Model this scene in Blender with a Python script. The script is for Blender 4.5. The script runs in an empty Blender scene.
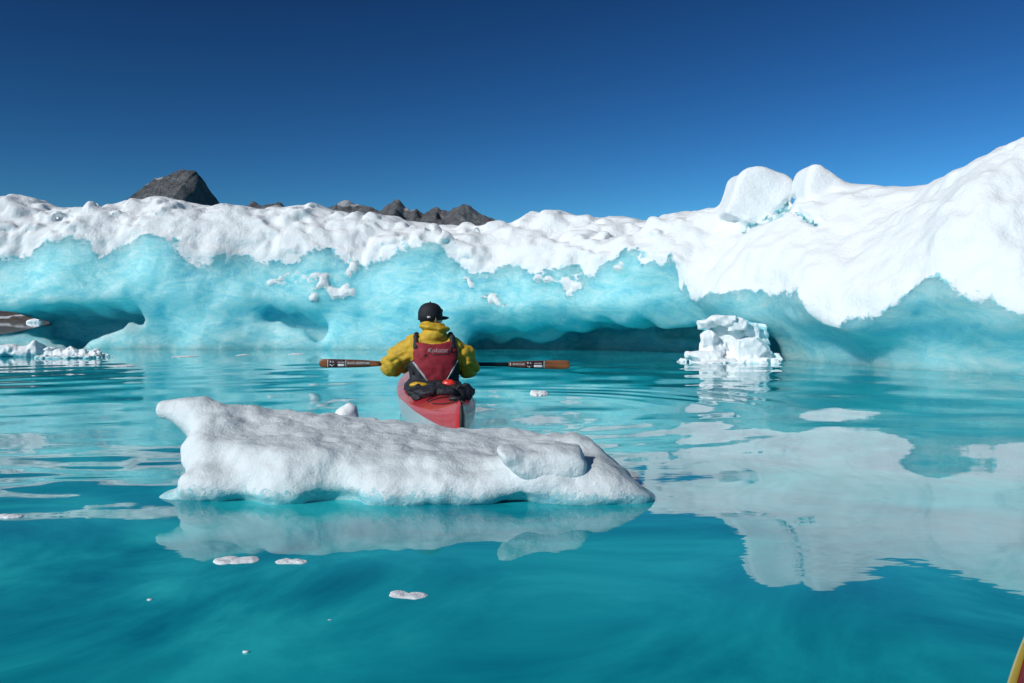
import bpy, bmesh, math, random
import numpy as np
from mathutils import Vector, Matrix
from mathutils.bvhtree import BVHTree

R = math.radians
SC = bpy.context.scene
COL = SC.collection
random.seed(7)

# ------------------------------------------------------------------ camera, sky, sun, exposure
CAM_H = 0.85            # eye height of someone sitting in a kayak
FPX = 850.0             # focal length in pixels (1024 wide)
HOR = 318.0             # horizon row
cam_d = bpy.data.cameras.new('camera'); cam = bpy.data.objects.new('camera', cam_d); COL.objects.link(cam)
cam.location = (0, 0, CAM_H); cam.rotation_euler = (R(90), 0, 0)
cam_d.sensor_width = 36.0; cam_d.lens = 36.0 * FPX / 1024.0
cam_d.shift_y = -(341.5 - HOR) / 1024.0
cam_d.clip_start = 0.05; cam_d.clip_end = 60000
SC.camera = cam

SUN_DIR = Vector((-0.66, -0.58, 0.54)).normalized()      # towards the sun: left, a little behind the camera
SUN_EL = math.asin(SUN_DIR.z); SUN_ROT = math.atan2(SUN_DIR.x, SUN_DIR.y)
world = bpy.data.worlds.new('World'); SC.world = world; world.use_nodes = True
wn = world.node_tree.nodes; wl = world.node_tree.links
bg = wn['Background']; sky = wn.new('ShaderNodeTexSky')
sky.sky_type = 'NISHITA'; sky.sun_disc = False
sky.sun_elevation = SUN_EL; sky.sun_rotation = SUN_ROT
sky.altitude = 1200; sky.air_density = 1.0; sky.dust_density = 0.0; sky.ozone_density = 6.0
cl = wn.new('ShaderNodeVectorMath'); cl.operation = 'MINIMUM'; cl.inputs[1].default_value = (7, 7, 9)
gm = wn.new('ShaderNodeGamma'); gm.inputs['Gamma'].default_value = 2.1          # deep polarised polar sky
tint = wn.new('ShaderNodeMix'); tint.data_type = 'RGBA'; tint.blend_type = 'MULTIPLY'; tint.inputs[0].default_value = 1.0
tint.inputs[7].default_value = (0.180, 0.228, 0.163, 1)
wl.new(sky.outputs['Color'], cl.inputs[0]); wl.new(cl.outputs[0], gm.inputs['Color']); wl.new(gm.outputs['Color'], tint.inputs[6])
wl.new(tint.outputs[2], bg.inputs['Color']); bg.inputs['Strength'].default_value = 0.058
sun_d = bpy.data.lights.new('sun', 'SUN'); sun_d.energy = 3.6; sun_d.angle = R(0.53); sun_d.color = (1.0, 0.985, 0.95)
sun = bpy.data.objects.new('sun', sun_d); COL.objects.link(sun)
sun.rotation_euler = SUN_DIR.to_track_quat('Z', 'Y').to_euler()
vs = SC.view_settings; vs.view_transform = 'Standard'; vs.look = 'None'; vs.exposure = 0.0; vs.gamma = 1.0
vs.use_curve_mapping = False
SC.render.engine = 'CYCLES'
SC.cycles.use_denoising = True
SC.cycles.max_bounces = 8; SC.cycles.diffuse_bounces = 4; SC.cycles.glossy_bounces = 4
SC.cycles.caustics_reflective = False; SC.cycles.caustics_refractive = False

# ------------------------------------------------------------------ helpers
def tag(o, label=None, cat=None, group=None, kind=None):
    if label: o['label'] = label
    if cat: o['category'] = cat
    if group: o['group'] = group
    if kind: o['kind'] = kind
    return o

def empty(name, loc=(0, 0, 0), rz=0.0):
    o = bpy.data.objects.new(name, None); COL.objects.link(o)
    o.location = loc; o.rotation_euler = (0, 0, rz); o.empty_display_size = 0.2
    return o

def link_mesh(name, me, mat, parent=None):
    o = bpy.data.objects.new(name, me); COL.objects.link(o)
    if mat: me.materials.append(mat)
    if parent: o.parent = parent
    return o

def mesh_np(name, V, Q, smooth=True, normals=None, attrs=None):
    """numpy verts (n,3) and quads (m,4) -> mesh"""
    me = bpy.data.meshes.new(name)
    V = np.ascontiguousarray(V, np.float32); Q = np.ascontiguousarray(Q, np.int32)
    k = Q.shape[1]
    me.vertices.add(len(V)); me.vertices.foreach_set('co', V.ravel())
    me.loops.add(Q.size); me.loops.foreach_set('vertex_index', Q.ravel())
    me.polygons.add(len(Q))
    me.polygons.foreach_set('loop_start', np.arange(0, Q.size, k, dtype=np.int32))
    me.polygons.foreach_set('loop_total', np.full(len(Q), k, np.int32))
    me.polygons.foreach_set('use_smooth', np.full(len(Q), smooth, bool))
    me.update(calc_edges=True)
    if attrs:
        for an, av in attrs.items():
            a = me.attributes.new(an, 'FLOAT', 'POINT')
            a.data.foreach_set('value', np.ascontiguousarray(av, np.float32))
    if normals is not None:
        me.normals_split_custom_set_from_vertices([tuple(n) for n in normals.tolist()])
    return me

def bm_obj(name, bm, mat, parent=None, smooth=True):
    bmesh.ops.recalc_face_normals(bm, faces=bm.faces)
    me = bpy.data.meshes.new(name)
    for f in bm.faces: f.smooth = smooth
    bm.to_mesh(me); bm.free()
    return link_mesh(name, me, mat, parent)

# --- value noise on arrays of points
def _table(seed):
    return np.random.RandomState(seed).uniform(-1, 1, (64, 64, 64)).astype(np.float32)
_TABS = {}
def vnoise(x, y, z, seed=0):
    if seed not in _TABS: _TABS[seed] = _table(seed + 11)
    T = _TABS[seed]
    x, y, z = np.broadcast_arrays(x, y, z)
    out = 0
    xi = np.floor(x).astype(np.int32); yi = np.floor(y).astype(np.int32); zi = np.floor(z).astype(np.int32)
    fx = (x - xi).astype(np.float32); fy = (y - yi).astype(np.float32); fz = (z - zi).astype(np.float32)
    fx = fx*fx*fx*(fx*(fx*6-15)+10); fy = fy*fy*fy*(fy*(fy*6-15)+10); fz = fz*fz*fz*(fz*(fz*6-15)+10)
    x0 = xi & 63; x1 = (xi+1) & 63; y0 = yi & 63; y1 = (yi+1) & 63; z0 = zi & 63; z1 = (zi+1) & 63
    c00 = T[x0, y0, z0]*(1-fx) + T[x1, y0, z0]*fx
    c10 = T[x0, y1, z0]*(1-fx) + T[x1, y1, z0]*fx
    c01 = T[x0, y0, z1]*(1-fx) + T[x1, y0, z1]*fx
    c11 = T[x0, y1, z1]*(1-fx) + T[x1, y1, z1]*fx
    return (c00*(1-fy)+c10*fy)*(1-fz) + (c01*(1-fy)+c11*fy)*fz
def fbm(x, y, z, octv=3, seed=0, gain=0.5):
    a, t, f = 1.0, 0, 1.0
    for i in range(octv):
        t = t + a*vnoise(x*f + 17.3*i, y*f + 5.1*i, z*f + 9.7*i, seed)
        a *= gain; f *= 2.03
    return t

def sstep(a, b, x):
    t = np.clip((x-a)/(b-a), 0, 1); return t*t*(3-2*t)
def smin(a, b, k):
    h = np.clip(k-np.abs(a-b), 0, None)/k
    return np.minimum(a, b) - h*h*k*0.25
def smax(a, b, k): return -smin(-a, -b, k)

# --- surface nets: mesh of the zero level of a grid (inside < 0)
def surface_nets(f):
    f = f.copy(); big = abs(f).max() + 1.0
    for sl in (np.s_[0], np.s_[-1], np.s_[:, 0], np.s_[:, -1], np.s_[:, :, 0], np.s_[:, :, -1]): f[sl] = np.maximum(f[sl], 1e-3)
    s = f < 0
    n = np.zeros(tuple(d-1 for d in f.shape), np.int8)
    cor = [(a, b, c) for a in (0, 1) for b in (0, 1) for c in (0, 1)]
    def sh(A, a, b, c):
        nx, ny, nz = A.shape
        return A[a:nx-1+a, b:ny-1+b, c:nz-1+c]
    for c in cor: n += sh(s, *c)
    I, J, K = np.nonzero((n > 0) & (n < 8))
    vals = {c: f[I+c[0], J+c[1], K+c[2]] for c in cor}
    P = np.zeros((len(I), 3)); cnt = np.zeros(len(I))
    for a in cor:
        for ax in range(3):
            if a[ax]: continue
            b = list(a); b[ax] = 1; b = tuple(b)
            va, vb = vals[a], vals[b]
            m = (va < 0) != (vb < 0)
            t = np.where(m, va/np.where(m, va-vb, 1), 0)
            p = np.tile(np.array(a, float), (len(I), 1)); p[:, ax] += t
            P[m] += p[m]; cnt[m] += 1
    P = P/cnt[:, None] + np.stack([I, J, K], 1)
    cid = np.full(n.shape, -1, np.int32); cid[I, J, K] = np.arange(len(I))
    quads = []
    for ax in range(3):
        lo = [slice(None)]*3; hi = [slice(None)]*3; lo[ax] = slice(0, -1); hi[ax] = slice(1, None)
        A = s[tuple(lo)]; B = s[tuple(hi)]
        E = np.array(np.nonzero(A != B))
        o1, o2 = (ax+1) % 3, (ax+2) % 3
        ok = (E[o1] > 0) & (E[o2] > 0) & (E[o1] < f.shape[o1]-1) & (E[o2] < f.shape[o2]-1)
        E = E[:, ok]; ins = A[tuple(E)]
        def g(d1, d2):
            c = E.copy(); c[o1] += d1; c[o2] += d2; return cid[tuple(c)]
        q = np.stack([g(-1, -1), g(0, -1), g(0, 0), g(-1, 0)], 1)
        q[~ins] = q[~ins][:, ::-1]
        quads.append(q)
    return P, np.concatenate(quads)

def biggest(P, Q):
    """keep the largest connected shell"""
    lab = np.arange(len(P))
    while True:
        m = lab[Q].min(1); new = lab.copy()
        for a in range(4): np.minimum.at(new, Q[:, a], m)
        new = new[new]
        if (new == lab).all(): break
        lab = new
    top = np.bincount(lab).argmax(); keep = lab == top
    ren = np.cumsum(keep)-1
    return P[keep], ren[Q[keep[Q[:, 0]]]]
def relax(V, Q, it=1, w=0.5):
    for _ in range(it):
        S = np.zeros_like(V); C = np.zeros(len(V))
        for a in range(4):
            for b in (Q[:, (a+1) % 4], Q[:, (a-1) % 4]):
                for d in range(3): S[:, d] += np.bincount(Q[:, a], V[b][:, d], len(V))
                C += np.bincount(Q[:, a], minlength=len(V))
        V = V*(1-w) + w*S/C[:, None]
    return V
def vnormals(V, Q):
    n = np.cross(V[Q[:, 2]]-V[Q[:, 0]], V[Q[:, 3]]-V[Q[:, 1]])
    N = np.zeros_like(V)
    for a in range(4):
        for d in range(3): N[:, d] += np.bincount(Q[:, a], n[:, d], len(V))
    return N/np.maximum(np.linalg.norm(N, axis=1), 1e-9)[:, None]

class Grid:
    """signed-distance grid that shapes are blended into"""
    def __init__(g, lo, hi, step):
        g.lo = np.array(lo, float); g.h = step
        n = [int(math.ceil((b-a)/step))+1 for a, b in zip(lo, hi)]
        g.ax = [a + step*np.arange(k) for a, k in zip(lo, n)]
        g.f = np.full(n, 1.0, np.float32)
    def box(g, lo, hi):
        sl = []
        for a, l, h in zip(g.ax, lo, hi):
            i0 = max(0, np.searchsorted(a, l)-1); i1 = min(len(a), np.searchsorted(a, h)+1); sl.append(slice(i0, max(i1, i0)))
        X = g.ax[0][sl[0]][:, None, None]; Y = g.ax[1][sl[1]][None, :, None]; Z = g.ax[2][sl[2]][None, None, :]
        return tuple(sl), X, Y, Z
    def put(g, sl, d, k=0.0, cut=False):
        if g.f[sl].size == 0: return
        d = d.astype(np.float32)
        if cut: g.f[sl] = smax(g.f[sl], -d, k) if k else np.maximum(g.f[sl], -d)
        else: g.f[sl] = smin(g.f[sl], d, k) if k else np.minimum(g.f[sl], d)
    def cap(g, a, b, ra, rb=None, k=0.02, cut=False):
        rb = ra if rb is None else rb
        a = np.array(a, float); b = np.array(b, float); m = max(ra, rb)+k+2*g.h
        sl, X, Y, Z = g.box(np.minimum(a, b)-m, np.maximum(a, b)+m)
        d = b-a; L = max(d@d, 1e-9)
        t = np.clip(((X-a[0])*d[0]+(Y-a[1])*d[1]+(Z-a[2])*d[2])/L, 0, 1)
        q = np.sqrt((X-a[0]-t*d[0])**2+(Y-a[1]-t*d[1])**2+(Z-a[2]-t*d[2])**2) - (ra+(rb-ra)*t)
        g.put(sl, q, k, cut)
    def chain(g, pts, k=0.02):
        for p, q in zip(pts[:-1], pts[1:]): g.cap(p[:3], q[:3], p[3], q[3], k)
    def ell(g, c, r, k=0.02, rot=None, cut=False):
        c = np.array(c, float); r = np.array(r, float); m = r.max()+k+2*g.h
        sl, X, Y, Z = g.box(c-m, c+m)
        x, y, z = X-c[0], Y-c[1], Z-c[2]
        if rot is not None:
            M = np.array(Matrix.Rotation(rot[0], 3, rot[1])).T
            x, y, z = (M[0, 0]*x+M[0, 1]*y+M[0, 2]*z, M[1, 0]*x+M[1, 1]*y+M[1, 2]*z, M[2, 0]*x+M[2, 1]*y+M[2, 2]*z)
        q = np.sqrt((x/r[0])**2+(y/r[1])**2+(z/r[2])**2)
        q2 = np.sqrt((x/r[0]**2)**2+(y/r[1]**2)**2+(z/r[2]**2)**2)
        d = np.where(q2 > 1e-6, q*(q-1)/np.maximum(q2, 1e-6), -r.min())
        g.put(sl, d, k, cut)
    def rock(g, c, r, seed, k=0.01):
        c = np.array(c, float); r = np.array(r, float)
        sl, X, Y, Z = g.box(c-r*1.35-g.h*3, c+r*1.35+g.h*3)
        rs = np.random.RandomState(seed); d = -9.0
        nn = rs.normal(size=(15, 3)); nn /= np.linalg.norm(nn, axis=1)[:, None]
        nn = np.concatenate([nn, np.eye(3), -np.eye(3)])
        for n_ in nn:
            d = np.maximum(d, n_[0]*(X-c[0])/r[0]+n_[1]*(Y-c[1])/r[1]+n_[2]*(Z-c[2])/r[2]-rs.uniform(0.68, 1.05))
        g.put(sl, d*r.min(), k)
    def xyz(g): return g.ax[0][:, None, None], g.ax[1][None, :, None], g.ax[2][None, None, :]
    def mesh(g, name, mat, parent=None, relax_it=1, attrs=None, whole=False):
        P, Q = surface_nets(g.f)
        if whole: P, Q = biggest(P, Q)
        V = g.lo + P*g.h
        if relax_it: V = relax(V, Q, relax_it)
        me = mesh_np(name, V, Q, attrs=attrs(V, vnormals(V, Q)) if attrs else None)
        return link_mesh(name, me, mat, parent)

def poly_sd(px, pz, poly):
    """signed distance to a closed 2D polygon (negative inside)"""
    d = np.full(np.broadcast(px, pz).shape, 1e9); ins = np.zeros(d.shape, bool)
    n = len(poly)
    for i in range(n):
        ax, az = poly[i]; bx, bz = poly[(i+1) % n]
        ex, ez = bx-ax, bz-az
        t = np.clip(((px-ax)*ex+(pz-az)*ez)/(ex*ex+ez*ez), 0, 1)
        d = np.minimum(d, (px-ax-t*ex)**2+(pz-az-t*ez)**2)
        c = ((az > pz) != (bz > pz)) & (px < (bx-ax)*(pz-az)/((bz-az) if abs(bz-az) > 1e-9 else 1e-9)+ax)
        ins ^= c
    d = np.sqrt(d)
    return np.where(ins, -d, d)

# --- materials
def new_mat(name):
    m = bpy.data.materials.new(name); m.use_nodes = True
    nt = m.node_tree; return m, nt, nt.nodes['Principled BSDF'], nt.nodes['Material Output']
def N(nt, t, **kw):
    n = nt.nodes.new(t)
    for k, v in kw.items():
        if hasattr(n, k): setattr(n, k, v)
        else: n.inputs[k].default_value = v
    return n
def ramp(nt, fac, stops):
    r = nt.nodes.new('ShaderNodeValToRGB'); nt.links.new(fac, r.inputs['Fac'])
    el = r.color_ramp.elements
    while len(el) < len(stops): el.new(0.5)
    for e, (p, c) in zip(el, stops):
        e.position = p; e.color = (*c, 1) if len(c) == 3 else c
    return r
def noise(nt, scale, detail=4, rough=0.55, vec=None, dist=0.0):
    n = N(nt, 'ShaderNodeTexNoise'); n.inputs['Scale'].default_value = scale
    n.inputs['Detail'].default_value = detail; n.inputs['Roughness'].default_value = rough; n.inputs['Distortion'].default_value = dist
    if vec is not None: nt.links.new(vec, n.inputs['Vector'])
    return n
def objco(nt): return nt.nodes.new('ShaderNodeTexCoord').outputs['Object']
def mixc(nt, fac, a, b):
    m = nt.nodes.new('ShaderNodeMix'); m.data_type = 'RGBA'
    for s, v in ((m.inputs[0], fac), (m.inputs[6], a), (m.inputs[7], b)):
        if hasattr(v, 'node'): nt.links.new(v, s)
        else: s.default_value = v if isinstance(v, float) else ((*v, 1) if len(v) == 3 else v)
    return m.outputs[2]
def math_n(nt, op, a, b=None, clamp=False):
    m = nt.nodes.new('ShaderNodeMath'); m.operation = op; m.use_clamp = clamp
    for s, v in ((m.inputs[0], a), (m.inputs[1], b)):
        if v is None: continue
        if hasattr(v, 'node'): nt.links.new(v, s)
        else: s.default_value = v
    return m.outputs[0]
def bump(nt, b, h, dist, strength=1.0):
    n = nt.nodes.new('ShaderNodeBump'); n.inputs['Strength'].default_value = strength; n.inputs['Distance'].default_value = dist
    nt.links.new(h, n.inputs['Height']); nt.links.new(n.outputs['Normal'], b.inputs['Normal']); return n

def simple_mat(name, col, rough=0.5, var=0.18, scale=30, bumpd=0.0, bscale=60, coat=0.0, spec=0.5):
    m, nt, b, out = new_mat(name); oc = objco(nt)
    n = noise(nt, scale, 4, 0.6, oc)
    lo = tuple(c*(1-var) for c in col); hi = tuple(min(1, c*(1+var)) for c in col)
    r = ramp(nt, n.outputs['Fac'], [(0.3, lo), (0.7, hi)])
    nt.links.new(r.outputs['Color'], b.inputs['Base Color'])
    b.inputs['Roughness'].default_value = rough; b.inputs['Coat Weight'].default_value = coat
    b.inputs['Coat Roughness'].default_value = 0.08; b.inputs['Specular IOR Level'].default_value = spec
    if bumpd:
        n2 = noise(nt, bscale, 5, 0.6, oc); bump(nt, b, n2.outputs['Fac'], bumpd)
    return m

SNOW_C = (0.85, 0.88, 0.89); ICE_C = (0.35, 0.80, 0.86)
def ice_mat(name, snow=SNOW_C, ice=ICE_C, sss=0.95, sss_scale=2.2, fine=1.0, relief=0.45, top_grey=0.0):
    """snow over blue glacier ice, mixed by the mesh attribute 'snow' broken up by noise"""
    m, nt, b, out = new_mat(name); oc = objco(nt)
    at = N(nt, 'ShaderNodeAttribute'); at.attribute_name = 'snow'
    n1 = noise(nt, 7*fine, 9, 0.74, oc, 0.3)
    v = math_n(nt, 'ADD', at.outputs['Fac'], math_n(nt, 'MULTIPLY', math_n(nt, 'SUBTRACT', n1.outputs['Fac'], 0.5), 1.9))
    mk = ramp(nt, v, [(0.42, (0, 0, 0)), (0.60, (1, 1, 1))]).outputs['Color']
    mp = N(nt, 'ShaderNodeMapping'); mp.inputs['Scale'].default_value = (1, 1, 2.4); mp.inputs['Rotation'].default_value = (0.0, R(14), 0.0); nt.links.new(oc, mp.inputs['Vector'])
    n2 = noise(nt, 1.2*fine, 9, 0.72, mp.outputs['Vector'], 1.0)
    ic0 = ramp(nt, n2.outputs['Fac'], [(0.30, tuple(c*f for c, f in zip(ice, (0.42, 0.76, 0.88)))), (0.52, ice),
                                      (0.72, tuple(min(1, c*f) for c, f in zip(ice, (1.75, 1.14, 1.08))))])
    n5 = noise(nt, 5.5*fine, 6, 0.7, mp.outputs['Vector'], 0.8)          # clouds of trapped bubbles
    ic = N(nt, 'ShaderNodeMix'); ic.data_type = 'RGBA'
    nt.links.new(ramp(nt, n5.outputs['Fac'], [(0.58, (0,)*3), (0.74, (0.55,)*3)]).outputs['Color'], ic.inputs[0])
    nt.links.new(ic0.outputs['Color'], ic.inputs[6]); ic.inputs[7].default_value = (0.62, 0.88, 0.91, 1)
    n3 = noise(nt, 2.2*fine, 5, 0.6, oc)
    sc = ramp(nt, n3.outputs['Fac'], [(0.3, tuple(c*0.94 for c in snow)), (0.7, snow)])
    top = sc.outputs['Color']
    if top_grey:                              # greyer colour in streaks where the surface faces up
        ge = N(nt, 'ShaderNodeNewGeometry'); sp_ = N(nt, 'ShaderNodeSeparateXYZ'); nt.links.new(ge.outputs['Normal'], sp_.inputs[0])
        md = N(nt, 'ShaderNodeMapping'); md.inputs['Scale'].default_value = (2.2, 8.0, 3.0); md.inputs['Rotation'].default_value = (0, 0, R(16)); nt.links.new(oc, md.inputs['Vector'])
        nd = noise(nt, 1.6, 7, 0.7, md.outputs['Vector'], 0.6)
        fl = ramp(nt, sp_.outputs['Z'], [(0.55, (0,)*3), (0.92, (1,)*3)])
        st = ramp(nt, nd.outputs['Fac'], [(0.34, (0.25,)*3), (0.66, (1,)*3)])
        top = mixc(nt, math_n(nt, 'MULTIPLY', math_n(nt, 'MULTIPLY', fl.outputs['Color'], st.outputs['Color']), top_grey*2.0, True), top, (0.40, 0.485, 0.50))
    wv = N(nt, 'ShaderNodeVectorMath'); wv.operation = 'MULTIPLY_ADD'; nt.links.new(n2.outputs['Color'], wv.inputs[0]); wv.inputs[1].default_value = (1.1/fine,)*3; nt.links.new(mp.outputs['Vector'], wv.inputs[2])
    fr = N(nt, 'ShaderNodeTexVoronoi'); fr.feature = 'DISTANCE_TO_EDGE'; fr.inputs['Scale'].default_value = 0.42*fine; nt.links.new(wv.outputs[0], fr.inputs['Vector'])
    fm = ramp(nt, fr.outputs['Distance'], [(0.0, (0.55,)*3), (0.022, (0,)*3)])
    icf = mixc(nt, math_n(nt, 'MULTIPLY', fm.outputs['Color'], n5.outputs['Fac']), ic.outputs[2], (0.08, 0.46, 0.58))
    nt.links.new(mixc(nt, mk, icf, top), b.inputs['Base Color'])
    sw = ramp(nt, v, [(0.4, (sss,)*3), (0.6, (0.0,)*3)]); nt.links.new(sw.outputs['Color'], b.inputs['Subsurface Weight'])
    b.inputs['Subsurface Radius'].default_value = (0.85, 0.95, 1.0)
    sr = ramp(nt, v, [(0.4, (1,)*3), (0.6, (0.12,)*3)]); nt.links.new(math_n(nt, 'MULTIPLY', sr.outputs['Color'], sss_scale), b.inputs['Subsurface Scale'])
    rr = ramp(nt, v, [(0.4, (0.28,)*3), (0.6, (0.75,)*3)]); nt.links.new(rr.outputs['Color'], b.inputs['Roughness'])
    b.inputs['IOR'].default_value = 1.31
    # relief: melt scallops in the ice, crumbling crust on the snow
    na = noise(nt, 3.0*fine, 8, 0.62, oc, 0.3); nb = noise(nt, 13*fine, 8, 0.72, oc)
    vo = N(nt, 'ShaderNodeTexVoronoi'); vo.feature = 'SMOOTH_F1'; vo.inputs['Scale'].default_value = 4.2*fine; vo.inputs['Smoothness'].default_value = 0.4
    vd = N(nt, 'ShaderNodeVectorMath'); vd.operation = 'MULTIPLY_ADD'; nt.links.new(na.outputs['Color'], vd.inputs[0]); vd.inputs[1].default_value = (0.35/fine,)*3; nt.links.new(oc, vd.inputs[2])
    nt.links.new(vd.outputs[0], vo.inputs['Vector'])
    cr = N(nt, 'ShaderNodeAttribute'); cr.attribute_name = 'crust'
    crust = math_n(nt, 'ADD', math_n(nt, 'MULTIPLY', nb.outputs['Fac'], 0.55), math_n(nt, 'MULTIPLY', vo.outputs['Distance'], -0.45))
    crust = math_n(nt, 'MULTIPLY', math_n(nt, 'MULTIPLY', crust, mk), cr.outputs['Fac'])
    v2 = N(nt, 'ShaderNodeTexVoronoi'); v2.feature = 'SMOOTH_F1'; v2.inputs['Scale'].default_value = 2.4*fine; v2.inputs['Smoothness'].default_value = 0.25
    nt.links.new(vd.outputs[0], v2.inputs['Vector'])
    inv = math_n(nt, 'SUBTRACT', 1.0, mk)
    crust = math_n(nt, 'ADD', crust, math_n(nt, 'MULTIPLY', math_n(nt, 'MULTIPLY', v2.outputs['Distance'], 0.85), inv))
    hgt = math_n(nt, 'ADD', math_n(nt, 'ADD', na.outputs['Fac'], math_n(nt, 'MULTIPLY', nb.outputs['Fac'], 0.18)), crust)
    bump(nt, b, hgt, 0.16/fine, relief)
    return m

# ------------------------------------------------------------------ water
def wave(x, y):
    r2 = lambda cx, cy, sx, sy: np.exp(-((x-cx)/sx)**2-((y-cy)/sy)**2)
    h = 0.020*r2(1.25, 2.4, 1.1, 1.5) + 0.022*r2(0.86, 2.38, 0.40, 0.5)                                   # long swell passing on the right
    h = h + 0.0035*np.sin(2.1*x+3.3*y+0.5+0.6*np.sin(1.1*x)) + 0.0022*np.sin(-3.2*x+4.4*y+1.0+0.8*np.sin(1.7*y))
    h = h*sstep(30, 14, np.hypot(x, y))
    # wind ripples, stronger in the open middle of the pool, glassy close by
    d = np.hypot(x, y)
    mid = 0.29*sstep(3.9, 6.5, d)*sstep(24, 13, d)*(0.45+0.75*sstep(-0.3, 0.5, vnoise(x*0.45, y*0.45, 0.3, 5)))
    left = 1.5*np.exp(-((x+2.6)/1.1)**2-((y-4.6)/1.0)**2)
    A = 0.006+mid+1.5*left
    h = h + A*(0.0026*fbm(x*1.5+0.4*y, y*3.2, 0.5, 2, 6) + 0.0012*vnoise(x*3.5, y*7.5, 1.5, 7))
    h = h + 0.0075*np.exp(-((x+2.5)/1.0)**2-((y-4.4)/0.8)**2)*fbm(x*1.6+0.6*y, y*2.0-0.5*x, 0.9, 2, 20)
    # rings of the paddle stroke
    rr = np.hypot(x-0.1, y-7.9)
    h = h + 0.0018*np.sin(rr*2*math.pi/0.42)*np.exp(-((rr-1.9)/1.0)**2)*sstep(0.3, 0.9, rr)*sstep(-0.2, 0.8, x)
    return h

def build_water():
    def axis(lo, hi, step, far_lo, far_hi):
        a = list(np.arange(lo, hi+1e-6, step)); s = step; v = hi
        while v < far_hi: s *= 1.35; v += s; a.append(v)
        s = step; v = lo; pre = []
        while v > far_lo: s *= 1.35; v -= s; pre.append(v)
        return np.array(pre[::-1]+a)
    xs = axis(-9, 9, 0.045, -15000, 15000); ys = axis(0.6, 16, 0.045, -8000, 20000)
    X, Y = np.meshgrid(xs, ys, indexing='ij')
    Z = wave(X, Y)*(sstep(10.5, 8.5, np.abs(X)))*(sstep(0.0, 0.8, Y))*sstep(18.5, 15, Y)
    V = np.stack([X, Y, Z], -1).reshape(-1, 3)
    nx, ny = X.shape; idx = np.arange(nx*ny).reshape(nx, ny)
    Q = np.stack([idx[:-1, :-1], idx[1:, :-1], idx[1:, 1:], idx[:-1, 1:]], -1).reshape(-1, 4)
    m, nt, b, out = new_mat('glacial_water'); oc = objco(nt)
    n = noise(nt, 0.75, 6, 0.6, oc, 1.6)       # drifting clouds of rock flour
    r = ramp(nt, n.outputs['Fac'], [(0.34, (0.002, 0.205, 0.275)), (0.50, (0.008, 0.345, 0.40)), (0.68, (0.028, 0.54, 0.56))])
    nt.links.new(r.outputs['Color'], b.inputs['Base Color'])
    b.inputs['Roughness'].default_value = 0.015; b.inputs['IOR'].default_value = 1.333; b.inputs['Specular IOR Level'].default_value = 0.5
    mp = N(nt, 'ShaderNodeMapping'); mp.inputs['Scale'].default_value = (3.0, 7.0, 1); nt.links.new(oc, mp.inputs['Vector'])
    n2 = noise(nt, 1.6, 2, 0.5, mp.outputs['Vector'])
    n3 = noise(nt, 0.35, 2, 0.5, oc)
    pat = ramp(nt, n3.outputs['Fac'], [(0.42, (0.12,)*3), (0.62, (1,)*3)])
    bump(nt, b, math_n(nt, 'MULTIPLY', n2.outputs['Fac'], pat.outputs['Color']), 0.0007)
    o = link_mesh('water', mesh_np('water', V, Q), m); o['kind'] = 'structure'
build_water()

# ------------------------------------------------------------------ mountains and far shore
def rock_mat(name, c0, c1, k, bd):
    m, nt, b, out = new_mat(name); oc = objco(nt)
    n = noise(nt, 0.035*k, 10, 0.72, oc, 0.8); n2 = noise(nt, 0.012*k, 7, 0.62, oc, 1.0)
    r = ramp(nt, n.outputs['Fac'], [(0.3, c0), (0.7, c1)])
    ge = N(nt, 'ShaderNodeNewGeometry'); sx = N(nt, 'ShaderNodeSeparateXYZ'); nt.links.new(ge.outputs['Normal'], sx.inputs[0])
    at = N(nt, 'ShaderNodeAttribute'); at.attribute_name = 'snow'
    f = math_n(nt, 'MULTIPLY', ramp(nt, math_n(nt, 'ADD', n2.outputs['Fac'], math_n(nt, 'MULTIPLY', at.outputs['Fac'], 0.6)), [(0.72, (0,)*3), (0.76, (1,)*3)]).outputs['Color'], 1.0)
    nt.links.new(mixc(nt, f, r.outputs['Color'], (0.85, 0.87, 0.9)), b.inputs['Base Color'])
    b.inputs['Roughness'].default_value = 0.9
    bump(nt, b, n.outputs['Fac'], bd)
    return m
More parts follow.
